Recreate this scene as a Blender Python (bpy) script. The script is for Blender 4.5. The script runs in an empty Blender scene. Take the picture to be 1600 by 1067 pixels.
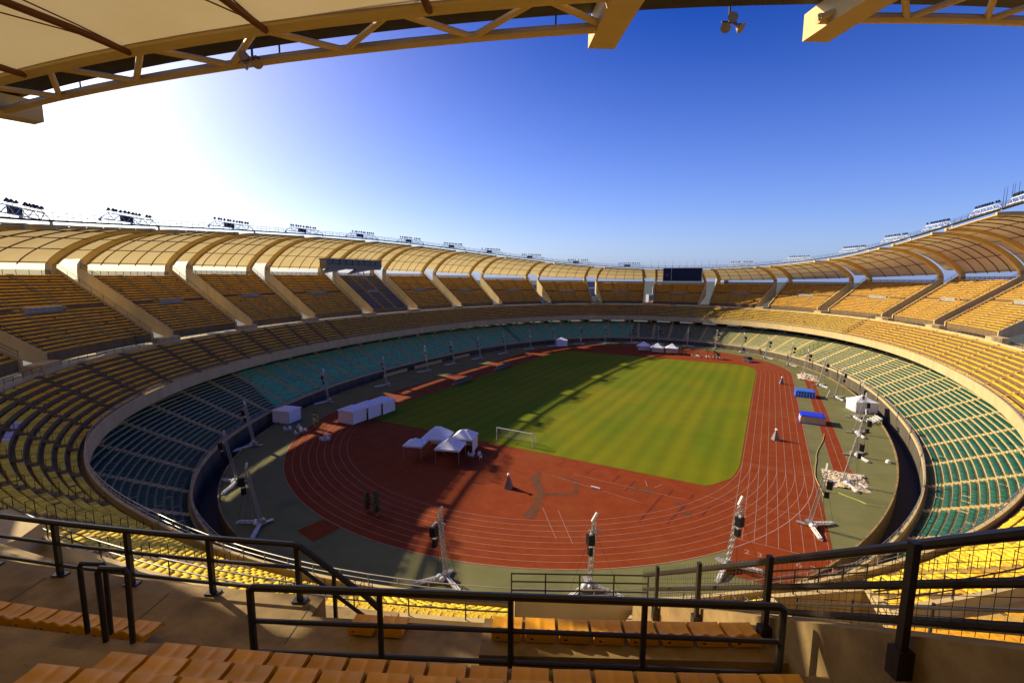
import bpy, math, random
import numpy as np
from mathutils import Vector, Matrix
random.seed(7); RNG = np.random.default_rng(11)
sc = bpy.context.scene
COL = sc.collection
rad = math.radians

# ------------------------------------------------------------------ materials
MATS = {}
def nt_mat(name):
    m = bpy.data.materials.new(name); m.use_nodes = True
    nt = m.node_tree; b = nt.nodes['Principled BSDF']
    return m, nt, b
def mat(name, col, rough=0.7, var=0.0, scale=1.0, metal=0.0, bump=0.0, streak=False, objvar=0.0, spec=0.3, dirt=None, dscale=0.3):
    """plain material with a noise-driven variation of the base colour (wear, fading, dirt)"""
    if name in MATS: return MATS[name]
    m, nt, b = nt_mat(name)
    b.inputs['Roughness'].default_value = rough
    b.inputs['Metallic'].default_value = metal
    b.inputs['Specular IOR Level'].default_value = spec
    c4 = (*col, 1)
    b.inputs['Base Color'].default_value = c4
    src = None
    tc = nt.nodes.new('ShaderNodeTexCoord')
    if var > 0:
        n = nt.nodes.new('ShaderNodeTexNoise'); n.inputs['Scale'].default_value = scale
        n.inputs['Detail'].default_value = 6; n.inputs['Roughness'].default_value = 0.65
        if streak:
            mp = nt.nodes.new('ShaderNodeMapping'); mp.inputs['Scale'].default_value = (1, 1, 0.15)
            nt.links.new(tc.outputs['Object'], mp.inputs['Vector']); nt.links.new(mp.outputs[0], n.inputs['Vector'])
        else:
            nt.links.new(tc.outputs['Object'], n.inputs['Vector'])
        r = nt.nodes.new('ShaderNodeMapRange')
        r.inputs['From Min'].default_value = 0.25; r.inputs['From Max'].default_value = 0.75
        r.inputs['To Min'].default_value = 1 - var; r.inputs['To Max'].default_value = 1 + var
        nt.links.new(n.outputs['Fac'], r.inputs['Value'])
        mx = nt.nodes.new('ShaderNodeVectorMath'); mx.operation = 'SCALE'
        mx.inputs[0].default_value = col
        nt.links.new(r.outputs[0], mx.inputs['Scale'])
        src = mx.outputs[0]
        if dirt:
            n2 = nt.nodes.new('ShaderNodeTexNoise'); n2.inputs['Scale'].default_value = dscale; n2.inputs['Detail'].default_value = 8
            nt.links.new(tc.outputs['Object'], n2.inputs['Vector'])
            r2 = nt.nodes.new('ShaderNodeMapRange'); r2.inputs['From Min'].default_value = 0.5; r2.inputs['From Max'].default_value = 0.72
            r2.inputs['To Max'].default_value = 0.75
            nt.links.new(n2.outputs['Fac'], r2.inputs['Value'])
            mm = nt.nodes.new('ShaderNodeMixRGB'); mm.inputs['Color2'].default_value = (*dirt, 1)
            nt.links.new(r2.outputs[0], mm.inputs['Fac']); nt.links.new(src, mm.inputs['Color1']); src = mm.outputs[0]
        if objvar > 0:
            oi = nt.nodes.new('ShaderNodeObjectInfo')
            r3 = nt.nodes.new('ShaderNodeMapRange'); r3.inputs['To Min'].default_value = 1 - objvar; r3.inputs['To Max'].default_value = 1 + objvar
            nt.links.new(oi.outputs['Random'], r3.inputs['Value'])
            m3 = nt.nodes.new('ShaderNodeVectorMath'); m3.operation = 'SCALE'
            nt.links.new(src, m3.inputs[0]); nt.links.new(r3.outputs[0], m3.inputs['Scale']); src = m3.outputs[0]
        nt.links.new(src, b.inputs['Base Color'])
        if bump > 0:
            bp = nt.nodes.new('ShaderNodeBump'); bp.inputs['Strength'].default_value = bump; bp.inputs['Distance'].default_value = 0.02
            nt.links.new(n.outputs['Fac'], bp.inputs['Height']); nt.links.new(bp.outputs[0], b.inputs['Normal'])
    MATS[name] = m
    return m
def attr_mat(name, col, rough, amp=0.3):
    """colour varied per face by the mesh's own 'tint' attribute (each seat faded a little differently)"""
    m, nt, b = nt_mat(name); b.inputs['Roughness'].default_value = rough; b.inputs['Specular IOR Level'].default_value = 0.15
    a = nt.nodes.new('ShaderNodeAttribute'); a.attribute_name = 'tint'
    mx = nt.nodes.new('ShaderNodeVectorMath'); mx.operation = 'SCALE'; mx.inputs[0].default_value = col
    nt.links.new(a.outputs['Fac'], mx.inputs['Scale']); nt.links.new(mx.outputs[0], b.inputs['Base Color'])
    MATS[name] = m; return m
CONC = mat('concrete', (0.29, 0.195, 0.08), 0.85, 0.35, 2.2, bump=0.5, dirt=(0.07, 0.045, 0.022), dscale=0.8)
CONCL = mat('pale_concrete', (0.54, 0.41, 0.20), 0.85, 0.18, 0.5, bump=0.2, streak=True)
CONCG = mat('grey_concrete', (0.30, 0.28, 0.25), 0.85, 0.25, 0.5, bump=0.2, streak=True)
CREAM = mat('cream_paint', (0.64, 0.46, 0.16), 0.5, 0.08, 0.4, streak=True)
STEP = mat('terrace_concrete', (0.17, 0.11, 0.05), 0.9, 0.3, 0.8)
STEPB = mat('bowl_concrete', (0.42, 0.34, 0.16), 0.9, 0.3, 0.8)
AISLEB = mat('pale_step_paint', (0.58, 0.43, 0.18), 0.8, 0.25, 2.0)
SHADE_STAIN = mat('shaded_and_stained_concrete', (0.10, 0.085, 0.06), 0.9, 0.5, 0.6, streak=True)  # dark tone carries the shade under the tier; also moat wall and joints
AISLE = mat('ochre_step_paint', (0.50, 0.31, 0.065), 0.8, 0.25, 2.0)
RAIL = mat('dark_steel', (0.028, 0.022, 0.02), 0.42, 0.35, 6.0, spec=0.4)
GALV = mat('galvanised_steel', (0.42, 0.40, 0.38), 0.45, 0.2, 3.0, metal=0.5)
WHITE = mat('white_paint', (0.78, 0.77, 0.75), 0.5, 0.05, 2.0)
PURL = mat('red_brown_steel', (0.13, 0.045, 0.02), 0.5, 0.2, 2.0)
BLACK = mat('black_plastic', (0.012, 0.012, 0.014), 0.5, 0.2, 3.0)
DARK = mat('dark_grating', (0.05, 0.042, 0.04), 0.7, 0.3, 2.0)
GREENF = mat('green_steel', (0.02, 0.10, 0.05), 0.5, 0.2, 2.0)
LINE = mat('line_paint', (0.36, 0.20, 0.155), 0.8, 0.25, 1.2)
CANVAS = mat('white_canvas', (0.80, 0.80, 0.82), 0.7, 0.05, 0.8)
BLUEM = mat('blue_vinyl', (0.012, 0.04, 0.62), 0.45, 0.15, 1.5)
BLUEL = mat('light_blue_vinyl', (0.03, 0.16, 0.60), 0.45, 0.15, 1.5)
TAN = mat('tan_foam', (0.58, 0.46, 0.26), 0.8, 0.1, 1.5)
GREY = mat('grey_paint', (0.22, 0.21, 0.21), 0.6, 0.15, 2.0)
ORANGE1 = mat('orange_plastic', (0.68, 0.31, 0.008), 0.5, 0.18, 2.5, objvar=0.13, spec=0.22)
YELLOW1 = mat('yellow_plastic', (0.64, 0.42, 0.02), 0.5, 0.16, 2.5, objvar=0.13, spec=0.22)
ORANGES = attr_mat('orange_plastic_far', (0.82, 0.43, 0.022), 0.55)
YELLOWS = attr_mat('yellow_plastic_far', (0.74, 0.50, 0.03), 0.55)
GREENS = attr_mat('dark_green_plastic', (0.008, 0.080, 0.055), 0.4)
TURQ = attr_mat('turquoise_plastic', (0.03, 0.68, 0.30), 0.45)
PALEG = attr_mat('pale_green_plastic', (0.15, 0.22, 0.09), 0.5)
BLUES = attr_mat('blue_grey_plastic_far', (0.10, 0.13, 0.24), 0.45)
LEAF = mat('leaf', (0.05, 0.085, 0.02), 0.7, 0.4, 1.0)
BARK = mat('bark', (0.08, 0.055, 0.035), 0.9, 0.2, 2.0)
TERRA = mat('terracotta', (0.35, 0.12, 0.05), 0.8, 0.15, 2.0)
HOUSE = mat('house_plaster', (0.30, 0.30, 0.31), 0.9, 0.08, 0.2)
GLASSD = mat('dark_glass', (0.012, 0.016, 0.03), 0.12, 0.1, 1.0, spec=0.6)
SCREEN = mat('dark_led_screen', (0.006, 0.007, 0.03), 0.35, 0.2, 3.0)

def membrane():
    m, nt, b = nt_mat('roof_membrane')
    n = nt.nodes.new('ShaderNodeTexNoise'); n.inputs['Scale'].default_value = 0.25; n.inputs['Detail'].default_value = 5
    tc = nt.nodes.new('ShaderNodeTexCoord'); nt.links.new(tc.outputs['Object'], n.inputs['Vector'])
    cr = nt.nodes.new('ShaderNodeMixRGB'); cr.inputs['Color1'].default_value = (0.62, 0.47, 0.19, 1); cr.inputs['Color2'].default_value = (0.80, 0.65, 0.33, 1)
    nt.links.new(n.outputs['Fac'], cr.inputs['Fac'])
    d = nt.nodes.new('ShaderNodeBsdfDiffuse'); t = nt.nodes.new('ShaderNodeBsdfTranslucent')
    nt.links.new(cr.outputs[0], d.inputs['Color']); nt.links.new(cr.outputs[0], t.inputs['Color'])
    mx = nt.nodes.new('ShaderNodeMixShader'); mx.inputs[0].default_value = 0.38
    nt.links.new(d.outputs[0], mx.inputs[1]); nt.links.new(t.outputs[0], mx.inputs[2])
    nt.links.new(mx.outputs[0], nt.nodes['Material Output'].inputs['Surface'])
    return m
MEMB = membrane()
def screen_glass():
    m, nt, b = nt_mat('grey_polycarbonate')
    d = nt.nodes.new('ShaderNodeBsdfDiffuse'); d.inputs['Color'].default_value = (0.22, 0.23, 0.25, 1)
    t = nt.nodes.new('ShaderNodeBsdfTransparent'); t.inputs['Color'].default_value = (0.62, 0.62, 0.66, 1)
    mx = nt.nodes.new('ShaderNodeMixShader'); mx.inputs[0].default_value = 0.55
    nt.links.new(d.outputs[0], mx.inputs[1]); nt.links.new(t.outputs[0], mx.inputs[2])
    nt.links.new(mx.outputs[0], nt.nodes['Material Output'].inputs['Surface'])
    return m
POLY = screen_glass()
def grass_mat():
    m, nt, b = nt_mat('pitch_grass'); b.inputs['Roughness'].default_value = 0.9; b.inputs['Specular IOR Level'].default_value = 0.1
    tc = nt.nodes.new('ShaderNodeTexCoord')
    mp = nt.nodes.new('ShaderNodeMapping'); mp.inputs['Scale'].default_value = (0.16, 0.018, 1)
    nt.links.new(tc.outputs['Object'], mp.inputs['Vector'])
    n1 = nt.nodes.new('ShaderNodeTexNoise'); n1.inputs['Scale'].default_value = 1.0; n1.inputs['Detail'].default_value = 5
    nt.links.new(mp.outputs[0], n1.inputs['Vector'])
    n2 = nt.nodes.new('ShaderNodeTexNoise'); n2.inputs['Scale'].default_value = 0.05; n2.inputs['Detail'].default_value = 4
    nt.links.new(tc.outputs['Object'], n2.inputs['Vector'])
    n3 = nt.nodes.new('ShaderNodeTexNoise'); n3.inputs['Scale'].default_value = 2.2; n3.inputs['Detail'].default_value = 8; n3.inputs['Roughness'].default_value = 0.8
    nt.links.new(tc.outputs['Object'], n3.inputs['Vector'])
    # mown stripes along the pitch and across it
    w = nt.nodes.new('ShaderNodeTexWave'); w.bands_direction = 'X'; w.inputs['Scale'].default_value = 0.09; w.inputs['Distortion'].default_value = 0.6; w.inputs['Detail'].default_value = 2
    nt.links.new(tc.outputs['Object'], w.inputs['Vector'])
    w2 = nt.nodes.new('ShaderNodeTexWave'); w2.bands_direction = 'Y'; w2.inputs['Scale'].default_value = 0.06; w2.inputs['Distortion'].default_value = 1.0
    nt.links.new(tc.outputs['Object'], w2.inputs['Vector'])
    a = nt.nodes.new('ShaderNodeMath'); a.operation = 'ADD'; nt.links.new(n1.outputs['Fac'], a.inputs[0]); nt.links.new(n2.outputs['Fac'], a.inputs[1])
    r = nt.nodes.new('ShaderNodeValToRGB')
    r.color_ramp.elements[0].position = 0.30; r.color_ramp.elements[0].color = (0.078, 0.145, 0.002, 1)
    r.color_ramp.elements[1].position = 0.70; r.color_ramp.elements[1].color = (0.205, 0.178, 0.004, 1)
    h = nt.nodes.new('ShaderNodeMath'); h.operation = 'MULTIPLY'; h.inputs[1].default_value = 0.5; nt.links.new(a.outputs[0], h.inputs[0])
    nt.links.new(h.outputs[0], r.inputs['Fac'])
    s = nt.nodes.new('ShaderNodeMath'); s.operation = 'MULTIPLY_ADD'; s.inputs[1].default_value = 0.17; s.inputs[2].default_value = 0.0
    nt.links.new(w.outputs['Fac'], s.inputs[0])
    s2 = nt.nodes.new('ShaderNodeMath'); s2.operation = 'MULTIPLY_ADD'; s2.inputs[1].default_value = 0.03; nt.links.new(w2.outputs['Fac'], s2.inputs[0]); nt.links.new(s.outputs[0], s2.inputs[2])
    s3 = nt.nodes.new('ShaderNodeMath'); s3.operation = 'MULTIPLY_ADD'; s3.inputs[1].default_value = 0.75; nt.links.new(n3.outputs['Fac'], s3.inputs[0]); nt.links.new(s2.outputs[0], s3.inputs[2])
    s4 = nt.nodes.new('ShaderNodeMath'); s4.operation = 'ADD'; s4.inputs[1].default_value = 0.52; nt.links.new(s3.outputs[0], s4.inputs[0])
    mx = nt.nodes.new('ShaderNodeVectorMath'); mx.operation = 'SCALE'
    nt.links.new(r.outputs['Color'], mx.inputs[0]); nt.links.new(s4.outputs[0], mx.inputs['Scale'])
    nt.links.new(mx.outputs[0], b.inputs['Base Color'])
    bp = nt.nodes.new('ShaderNodeBump'); bp.inputs['Strength'].default_value = 0.4; bp.inputs['Distance'].default_value = 0.05
    nt.links.new(n3.outputs['Fac'], bp.inputs['Height']); nt.links.new(bp.outputs[0], b.inputs['Normal'])
    return m
GRASS = grass_mat()
def ground_mat(name, c1, c2, sc1, sc2, c3, rough=0.9):
    m, nt, b = nt_mat(name); b.inputs['Roughness'].default_value = rough; b.inputs['Specular IOR Level'].default_value = 0.15
    tc = nt.nodes.new('ShaderNodeTexCoord')
    n1 = nt.nodes.new('ShaderNodeTexNoise'); n1.inputs['Scale'].default_value = sc1; n1.inputs['Detail'].default_value = 9; n1.inputs['Roughness'].default_value = 0.7
    n2 = nt.nodes.new('ShaderNodeTexNoise'); n2.inputs['Scale'].default_value = sc2; n2.inputs['Detail'].default_value = 6
    nt.links.new(tc.outputs['Object'], n1.inputs['Vector']); nt.links.new(tc.outputs['Object'], n2.inputs['Vector'])
    r1 = nt.nodes.new('ShaderNodeMapRange'); r1.inputs['From Min'].default_value = .3; r1.inputs['From Max'].default_value = .7; nt.links.new(n1.outputs['Fac'], r1.inputs['Value'])
    a = nt.nodes.new('ShaderNodeMixRGB'); a.inputs['Color1'].default_value = (*c1, 1); a.inputs['Color2'].default_value = (*c2, 1); nt.links.new(r1.outputs[0], a.inputs['Fac'])
    r2 = nt.nodes.new('ShaderNodeMapRange'); r2.inputs['From Min'].default_value = .56; r2.inputs['From Max'].default_value = .75; r2.inputs['To Max'].default_value = .8; nt.links.new(n2.outputs['Fac'], r2.inputs['Value'])
    c = nt.nodes.new('ShaderNodeMixRGB'); c.inputs['Color2'].default_value = (*c3, 1); nt.links.new(r2.outputs[0], c.inputs['Fac']); nt.links.new(a.outputs[0], c.inputs['Color1'])
    nt.links.new(c.outputs[0], b.inputs['Base Color'])
    return m
TRACK = ground_mat('track_rubber', (0.185, 0.026, 0.003), (0.250, 0.046, 0.006), 0.5, 0.07, (0.225, 0.060, 0.012))
APRON = ground_mat('green_apron', (0.135, 0.135, 0.050), (0.185, 0.175, 0.070), 0.25, 0.12, (0.10, 0.105, 0.045))
EARTH = ground_mat('outer_ground', (0.06, 0.075, 0.06), (0.11, 0.115, 0.10), 0.02, 0.006, (0.05, 0.08, 0.03))
WORN = mat('worn_track', (0.120, 0.036, 0.010), 0.95, 0.35, 0.8)
DARKMARK = mat('dark_red_mark', (0.12, 0.012, 0.006), 0.9, 0.2, 1.0)

# ------------------------------------------------------------------ mesh builder
class MB:
    def __init__(s): s.v = []; s.f = []; s.n = 0
    def add(s, vs, fs):
        s.v.append(np.asarray(vs, float).reshape(-1, 3)); o = s.n
        s.f += [tuple(i + o for i in f) for f in fs]; s.n += len(s.v[-1])
    def box(s, c, sz, ax=None):
        """box centred c, full sizes sz along axes ax (rows)"""
        ax = np.eye(3) if ax is None else np.asarray(ax, float)
        c = np.asarray(c, float); h = np.asarray(sz, float) / 2
        P = [c + sx * h[0] * ax[0] + sy * h[1] * ax[1] + sz_ * h[2] * ax[2] for sx in (-1, 1) for sy in (-1, 1) for sz_ in (-1, 1)]
        s.add(P, [(0, 1, 3, 2), (4, 6, 7, 5), (0, 4, 5, 1), (2, 3, 7, 6), (0, 2, 6, 4), (1, 5, 7, 3)])
    def hexa(s, P):
        """8 points: bottom 4 then top 4 (same order)"""
        s.add(P, [(3, 2, 1, 0), (4, 5, 6, 7), (0, 1, 5, 4), (1, 2, 6, 5), (2, 3, 7, 6), (3, 0, 4, 7)])
    def tube(s, p0, p1, r, n=6, r1=None):
        p0 = np.asarray(p0, float); p1 = np.asarray(p1, float); d = p1 - p0; L = np.linalg.norm(d)
        if L < 1e-6: return
        d /= L; a = np.array([0, 0, 1.]) if abs(d[2]) < .9 else np.array([1., 0, 0])
        u = np.cross(d, a); u /= np.linalg.norm(u); w = np.cross(d, u)
        r1 = r if r1 is None else r1
        t = np.arange(n) * 2 * math.pi / n + math.pi / n
        ring = np.cos(t)[:, None] * u + np.sin(t)[:, None] * w
        s.add(np.concatenate([p0 + ring * r, p1 + ring * r1]),
              [(i, (i + 1) % n, n + (i + 1) % n, n + i) for i in range(n)] + [tuple(range(n - 1, -1, -1)), tuple(range(n, 2 * n))])
    def path(s, pts, r, n=6):
        """bent tube along pts with mitred joints"""
        P = np.asarray(pts, float); m = len(P)
        D = P[1:] - P[:-1]; D /= np.maximum(np.linalg.norm(D, axis=1), 1e-9)[:, None]
        T = np.zeros_like(P); T[1:-1] = D[1:] + D[:-1]; T[0] = D[0]; T[-1] = D[-1]
        T /= np.maximum(np.linalg.norm(T, axis=1), 1e-9)[:, None]
        a = np.array([0, 0, 1.]) if abs(T[0, 2]) < .8 else np.array([1., 0.13, 0])
        u = np.cross(T[0], a); u /= np.linalg.norm(u)
        V = []
        t = np.arange(n) * 2 * math.pi / n + math.pi / n
        for i in range(m):
            u = u - T[i] * np.dot(u, T[i]); u /= np.linalg.norm(u); w = np.cross(T[i], u)
            k = 1 / max(.5, float(np.dot(T[i], D[min(i, m - 2)])))      # keep the thickness through a bend
            V.append(P[i] + r * k ** .5 * (np.cos(t)[:, None] * u + np.sin(t)[:, None] * w))
        F = [(i * n + j, i * n + (j + 1) % n, (i + 1) * n + (j + 1) % n, (i + 1) * n + j) for i in range(m - 1) for j in range(n)]
        F += [tuple(range(n - 1, -1, -1)), tuple(range((m - 1) * n, m * n))]
        s.add(np.concatenate(V), F)
    def grid(s, G, flip=False):
        """G: (a,b,3)"""
        a, b = G.shape[:2]
        F = []
        for i in range(a - 1):
            for j in range(b - 1):
                q = (i * b + j, i * b + j + 1, (i + 1) * b + j + 1, (i + 1) * b + j)
                F.append(q[::-1] if flip else q)
        s.add(G.reshape(-1, 3), F)
    def sphere(s, c, r, n=8, m=6, sq=(1, 1, 1)):
        c = np.asarray(c, float); V = [c + np.array([0, 0, r * sq[2]])]
        for i in range(1, m):
            ph = math.pi * i / m
            for j in range(n):
                th = 2 * math.pi * j / n
                V.append(c + r * np.array([sq[0] * math.sin(ph) * math.cos(th), sq[1] * math.sin(ph) * math.sin(th), sq[2] * math.cos(ph)]))
        V.append(c - np.array([0, 0, r * sq[2]]))
        F = [(0, 1 + j, 1 + (j + 1) % n) for j in range(n)]
        for i in range(m - 2):
            for j in range(n): F.append((1 + i * n + j, 1 + (i + 1) * n + j, 1 + (i + 1) * n + (j + 1) % n, 1 + i * n + (j + 1) % n))
        L = len(V) - 1; o = 1 + (m - 2) * n
        F += [(o + j, L, o + (j + 1) % n) for j in range(n)]
        s.add(V, F)
    def poly(s, pts): s.add(pts, [tuple(range(len(pts)))])
    def build(s, name, m, parent=None, smooth=False, loc=None, rot=None):
        me = bpy.data.meshes.new(name)
        v = np.concatenate(s.v) if s.v else np.zeros((0, 3))
        me.from_pydata(v.tolist(), [], s.f); me.update()
        me.materials.append(m)
        if smooth: me.polygons.foreach_set('use_smooth', [True] * len(me.polygons))
        o = bpy.data.objects.new(name, me); COL.objects.link(o)
        if parent: o.parent = parent
        if loc is not None: o.location = loc
        if rot is not None: o.rotation_euler = rot
        return o
def tag(o, label=None, cat=None, group=None, kind=None):
    if label: o['label'] = label
    if cat: o['category'] = cat
    if group: o['group'] = group
    if kind: o['kind'] = kind
    return o
def empty(name, loc=(0, 0, 0), rz=0, label=None, cat=None, group=None):
    o = bpy.data.objects.new(name, None); COL.objects.link(o); o.location = loc; o.rotation_euler = (0, 0, rz)
    o.empty_display_size = 0.2
    return tag(o, label, cat, group)
def dup(root, loc, rz=0, label=None, group=None):
    def cp(o, par):
        c = o.copy(); COL.objects.link(c); c.parent = par
        for ch in o.children: cp(ch, c)
        return c
    r = cp(root, None); r.location = loc; r.rotation_euler = (0, 0, rz)
    if label: r['label'] = label
    if group: r['group'] = group
    return r

def finw(mb, name, m, root, smooth=False):
    o = mb.build(name, m, root, smooth); o.matrix_parent_inverse = Matrix.Translation(root.location).inverted(); return o

# ------------------------------------------------------------------ the ring the stadium is built on
A0, B0, EN = 72.2, 108.4, 2.25
_t = np.linspace(0, 2 * np.pi, 7201)
_c, _s = np.cos(_t), np.sin(_t)
_P = np.stack([A0 * np.sign(_c) * abs(_c) ** (2 / EN), B0 * np.sign(_s) * abs(_s) ** (2 / EN)], -1)
_L = np.concatenate([[0], np.cumsum(np.hypot(*np.diff(_P, axis=0).T))])
PER = _L[-1]
_M = 4000
_S = np.linspace(0, PER, _M + 1)
BP = np.stack([np.interp(_S, _L, _P[:, 0]), np.interp(_S, _L, _P[:, 1])], -1)
_g = np.stack([np.sign(BP[:, 0]) * (abs(BP[:, 0]) / A0) ** (EN - 1) / A0, np.sign(BP[:, 1]) * (abs(BP[:, 1]) / B0) ** (EN - 1) / B0], -1)
BN = _g / np.hypot(_g[:, 0], _g[:, 1])[:, None]
def RP(s, d, z=0.0):
    """point at ring position s, d metres outward of the tier front, height z (arrays ok)"""
    s = np.mod(np.asarray(s, float), PER); i = s / PER * _M; k = np.minimum(i.astype(int), _M - 1); f = (i - k)
    p = BP[k] * (1 - f)[..., None] + BP[k + 1] * f[..., None]
    n = BN[k] * (1 - f)[..., None] + BN[k + 1] * f[..., None]
    n = n / np.linalg.norm(n, axis=-1, keepdims=True)
    q = p + n * np.asarray(d, float)[..., None]
    return np.concatenate([q, np.broadcast_to(np.asarray(z, float), q.shape[:-1])[..., None]], -1)
def RN(s):
    a = RP(s, 1.0) - RP(s, 0.0); return a / np.linalg.norm(a)
def foot(x, y):
    k = np.argmin(np.hypot(BP[:, 0] - x, BP[:, 1] - y)); return _S[k], float(np.dot(np.array([x, y]) - BP[k], BN[k]))
def sweep(mb, prof, s0, s1, step=2.0, closed=False):
    n = max(2, int(abs(s1 - s0) / step) + 1); S = np.linspace(s0, s1, n)
    G = np.stack([RP(S, np.full(n, d), z) for d, z in prof], 0)
    mb.grid(G)
def capped(mb, prof, s0, s1):
    """flat end caps of a closed profile"""
    for s, fl in ((s0, 0), (s1, 1)):
        P = [RP(np.array(s), np.array(d), z) for d, z in prof]
        mb.poly(P[::-1] if fl else P)

# camera ------------------------------------------------------------
CAMP = np.array([38.688, -124.699, 29.610]); YAW, PIT, ROL, FOC = -0.50108, -0.13418, 0.00496, 734.27
def cam_axes():
    cy, sy, cp, sp = math.cos(YAW), math.sin(YAW), math.cos(PIT), math.sin(PIT)
    f = np.array([sy * cp, cy * cp, sp]); r = np.array([cy, -sy, 0]); u = np.cross(r, f)
    cr, sr = math.cos(ROL), math.sin(ROL)
    return cr * r + sr * u, -sr * r + cr * u, f
CR, CU, CF = cam_axes()
cam = bpy.data.cameras.new('camera'); co = bpy.data.objects.new('camera', cam); COL.objects.link(co)
cam.sensor_width = 36; cam.lens = FOC / 1600 * 36; cam.clip_start = 0.1; cam.clip_end = 20000
m3 = Matrix(((CR[0], CU[0], -CF[0]), (CR[1], CU[1], -CF[1]), (CR[2], CU[2], -CF[2])))
co.matrix_world = Matrix.Translation(CAMP.tolist()) @ m3.to_4x4()
sc.camera = co
def in_view(P, m=160):
    d = P - CAMP; z = d @ CF
    zz = np.where(z > .5, z, 1)
    x = 800 + FOC * (d @ CR) / zz; y = 533.5 - FOC * (d @ CU) / zz
    return (z > .5) & (x > -m) & (x < 1600 + m) & (y > -m) & (y < 1067 + m), z

# light ------------------------------------------------------------
EL, AZ = rad(28.8), math.atan2(0.08, -1.0)     # where the sun stands
sund = np.array([math.cos(EL) * math.cos(AZ), math.cos(EL) * math.sin(AZ), math.sin(EL)])
sun = bpy.data.lights.new('sun', 'SUN'); so = bpy.data.objects.new('sun', sun); COL.objects.link(so)
sun.energy = 5.0; sun.angle = rad(0.5); sun.color = (1.0, 0.85, 0.58)
so.rotation_euler = Vector((-sund).tolist()).to_track_quat('-Z', 'Y').to_euler(); so.location = (-200, 0, 200)
w = bpy.data.worlds.new('World'); sc.world = w; w.use_nodes = True
nt = w.node_tree; bg = nt.nodes['Background']; bg.inputs['Strength'].default_value = 0.090
sky = nt.nodes.new('ShaderNodeTexSky'); sky.sky_type = 'NISHITA'; sky.sun_disc = False
sky.sun_elevation = EL; sky.sun_rotation = math.pi / 2 - AZ
sky.altitude = 0; sky.air_density = 1.0; sky.dust_density = 2.0; sky.ozone_density = 5.0
hs = nt.nodes.new('ShaderNodeHueSaturation'); hs.inputs['Hue'].default_value = 0.53; hs.inputs['Saturation'].default_value = 1.45; hs.inputs['Value'].default_value = 1.0
nt.links.new(sky.outputs[0], hs.inputs['Color']); # pale haze low in the sky, all round the horizon
tcw = nt.nodes.new('ShaderNodeTexCoord'); sx = nt.nodes.new('ShaderNodeSeparateXYZ'); nt.links.new(tcw.outputs['Generated'], sx.inputs[0])
rp = nt.nodes.new('ShaderNodeMapRange'); rp.interpolation_type = 'SMOOTHSTEP'; rp.inputs['From Min'].default_value = -.02; rp.inputs['From Max'].default_value = .55; rp.inputs['To Min'].default_value = 1; rp.inputs['To Max'].default_value = 0
nt.links.new(sx.outputs['Z'], rp.inputs['Value'])
hz = nt.nodes.new('ShaderNodeMixRGB'); hz.blend_type = 'ADD'; hz.inputs['Color2'].default_value = (1.3, 1.75, 3.7, 1)
nt.links.new(rp.outputs[0], hz.inputs['Fac']); nt.links.new(hs.outputs[0], hz.inputs['Color1']); nt.links.new(hz.outputs[0], bg.inputs['Color'])
sc.view_settings.view_transform = 'Standard'; sc.view_settings.look = 'None'; sc.view_settings.exposure = 0.5; sc.view_settings.gamma = 1.0

# ------------------------------------------------------------------ slots between the upper stand sections
SLOT_PTS = [(-79.1, -82.2), (-88.9, -57.5), (-94.1, -33.4), (-96.2, -6.5), (-95.7, 17.6), (-92.2, 44.1), (-84.8, 69.5), (-69.5, 97.5), (-46.5, 119.5),
            (-18.2, 130.8), (12.2, 131.8), (42.2, 122.1), (66.7, 101.2), (83.9, 71.7), (92.0, 45.3)]
vis = [foot(*p)[0] for p in SLOT_PTS]                 # counter-clockwise s decreases along this list
sR = foot(44.85, -121.8)[0]; sL = foot(6.4, -117.0)[0]
def ccw(a, b): return (b - a) % PER
# walk counter-clockwise from the last visible slot on the right:  right side is s small -> up through the list reversed
order = [(v % PER) for v in vis[::-1]]                # from (92,45) round the far end to (-79,-82)
g = ccw(order[-1], sL)
order += [(order[-1] + g * k / 3) % PER for k in (1, 2)] + [sL, sR]
g2 = ccw(sR, order[0])
order += [(sR + g2 / 7) % PER]
SLOTS = [(order[0] - 28.0) % PER] + order
NS = len(SLOTS)
icam = SLOTS.index(sL)
HALF = 2.75                                            # half slot width
def yb(s, d): return RP(np.asarray(s, float), np.asarray(d, float) + np.zeros_like(np.asarray(s, float)))[..., 1]
def zt(s):
    y = yb(s, 26.) / 100; return np.where(y > 0, 31.0 - 2.0 * y ** 2, 31.0 - 0.9 * y ** 2)
def zb(s): return zt(s) + 1.55
def zf(s):
    s = np.asarray(s, float); q = RP(s, np.full(s.shape, 8.)); x, y = q[..., 0], q[..., 1] / 100
    z = np.where(y > 0, 41.4 - 5.6 * y ** 2, 41.4 - 5.5 * y ** 2)
    z = z + 2.5 * np.clip(x / 80, 0, 1) * np.clip(1 - ((y - .1) / .75) ** 2, 0, 1)
    return z + 2.45 * np.clip((x + 40) / 50, 0, 1) * np.clip((-y - .55) / .45, 0, 1)
def slot_line(s):
    """plan axes of a slot: point at d=0, outward normal, tangent (counter-clockwise)"""
    p = RP(np.array(s), np.array(0.)); n = RN(np.array(s)); t = np.array([-n[1], n[0], 0]); return p, n, t
def s_at(sl, d, off):
    """ring position on the row d which lies off metres (along the tangent) from the slot axis"""
    p, n, t = slot_line(sl)
    S = np.linspace(sl - 12, sl + 12, 481); Q = RP(S, np.full(481, d))
    v = (Q - p) @ t
    return float(np.interp(off, v, S))
DF = 8.8; DM = 10.3                                   # lower chord and edge of the membrane
def roof_z(s, d, db):
    u = np.clip((np.asarray(d, float) - DM) / (db - DM), 0, 1)
    return zb(s) + (zf(s) + 0.25 - zb(s)) * (1 - u ** 2) ** 0.8

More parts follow.
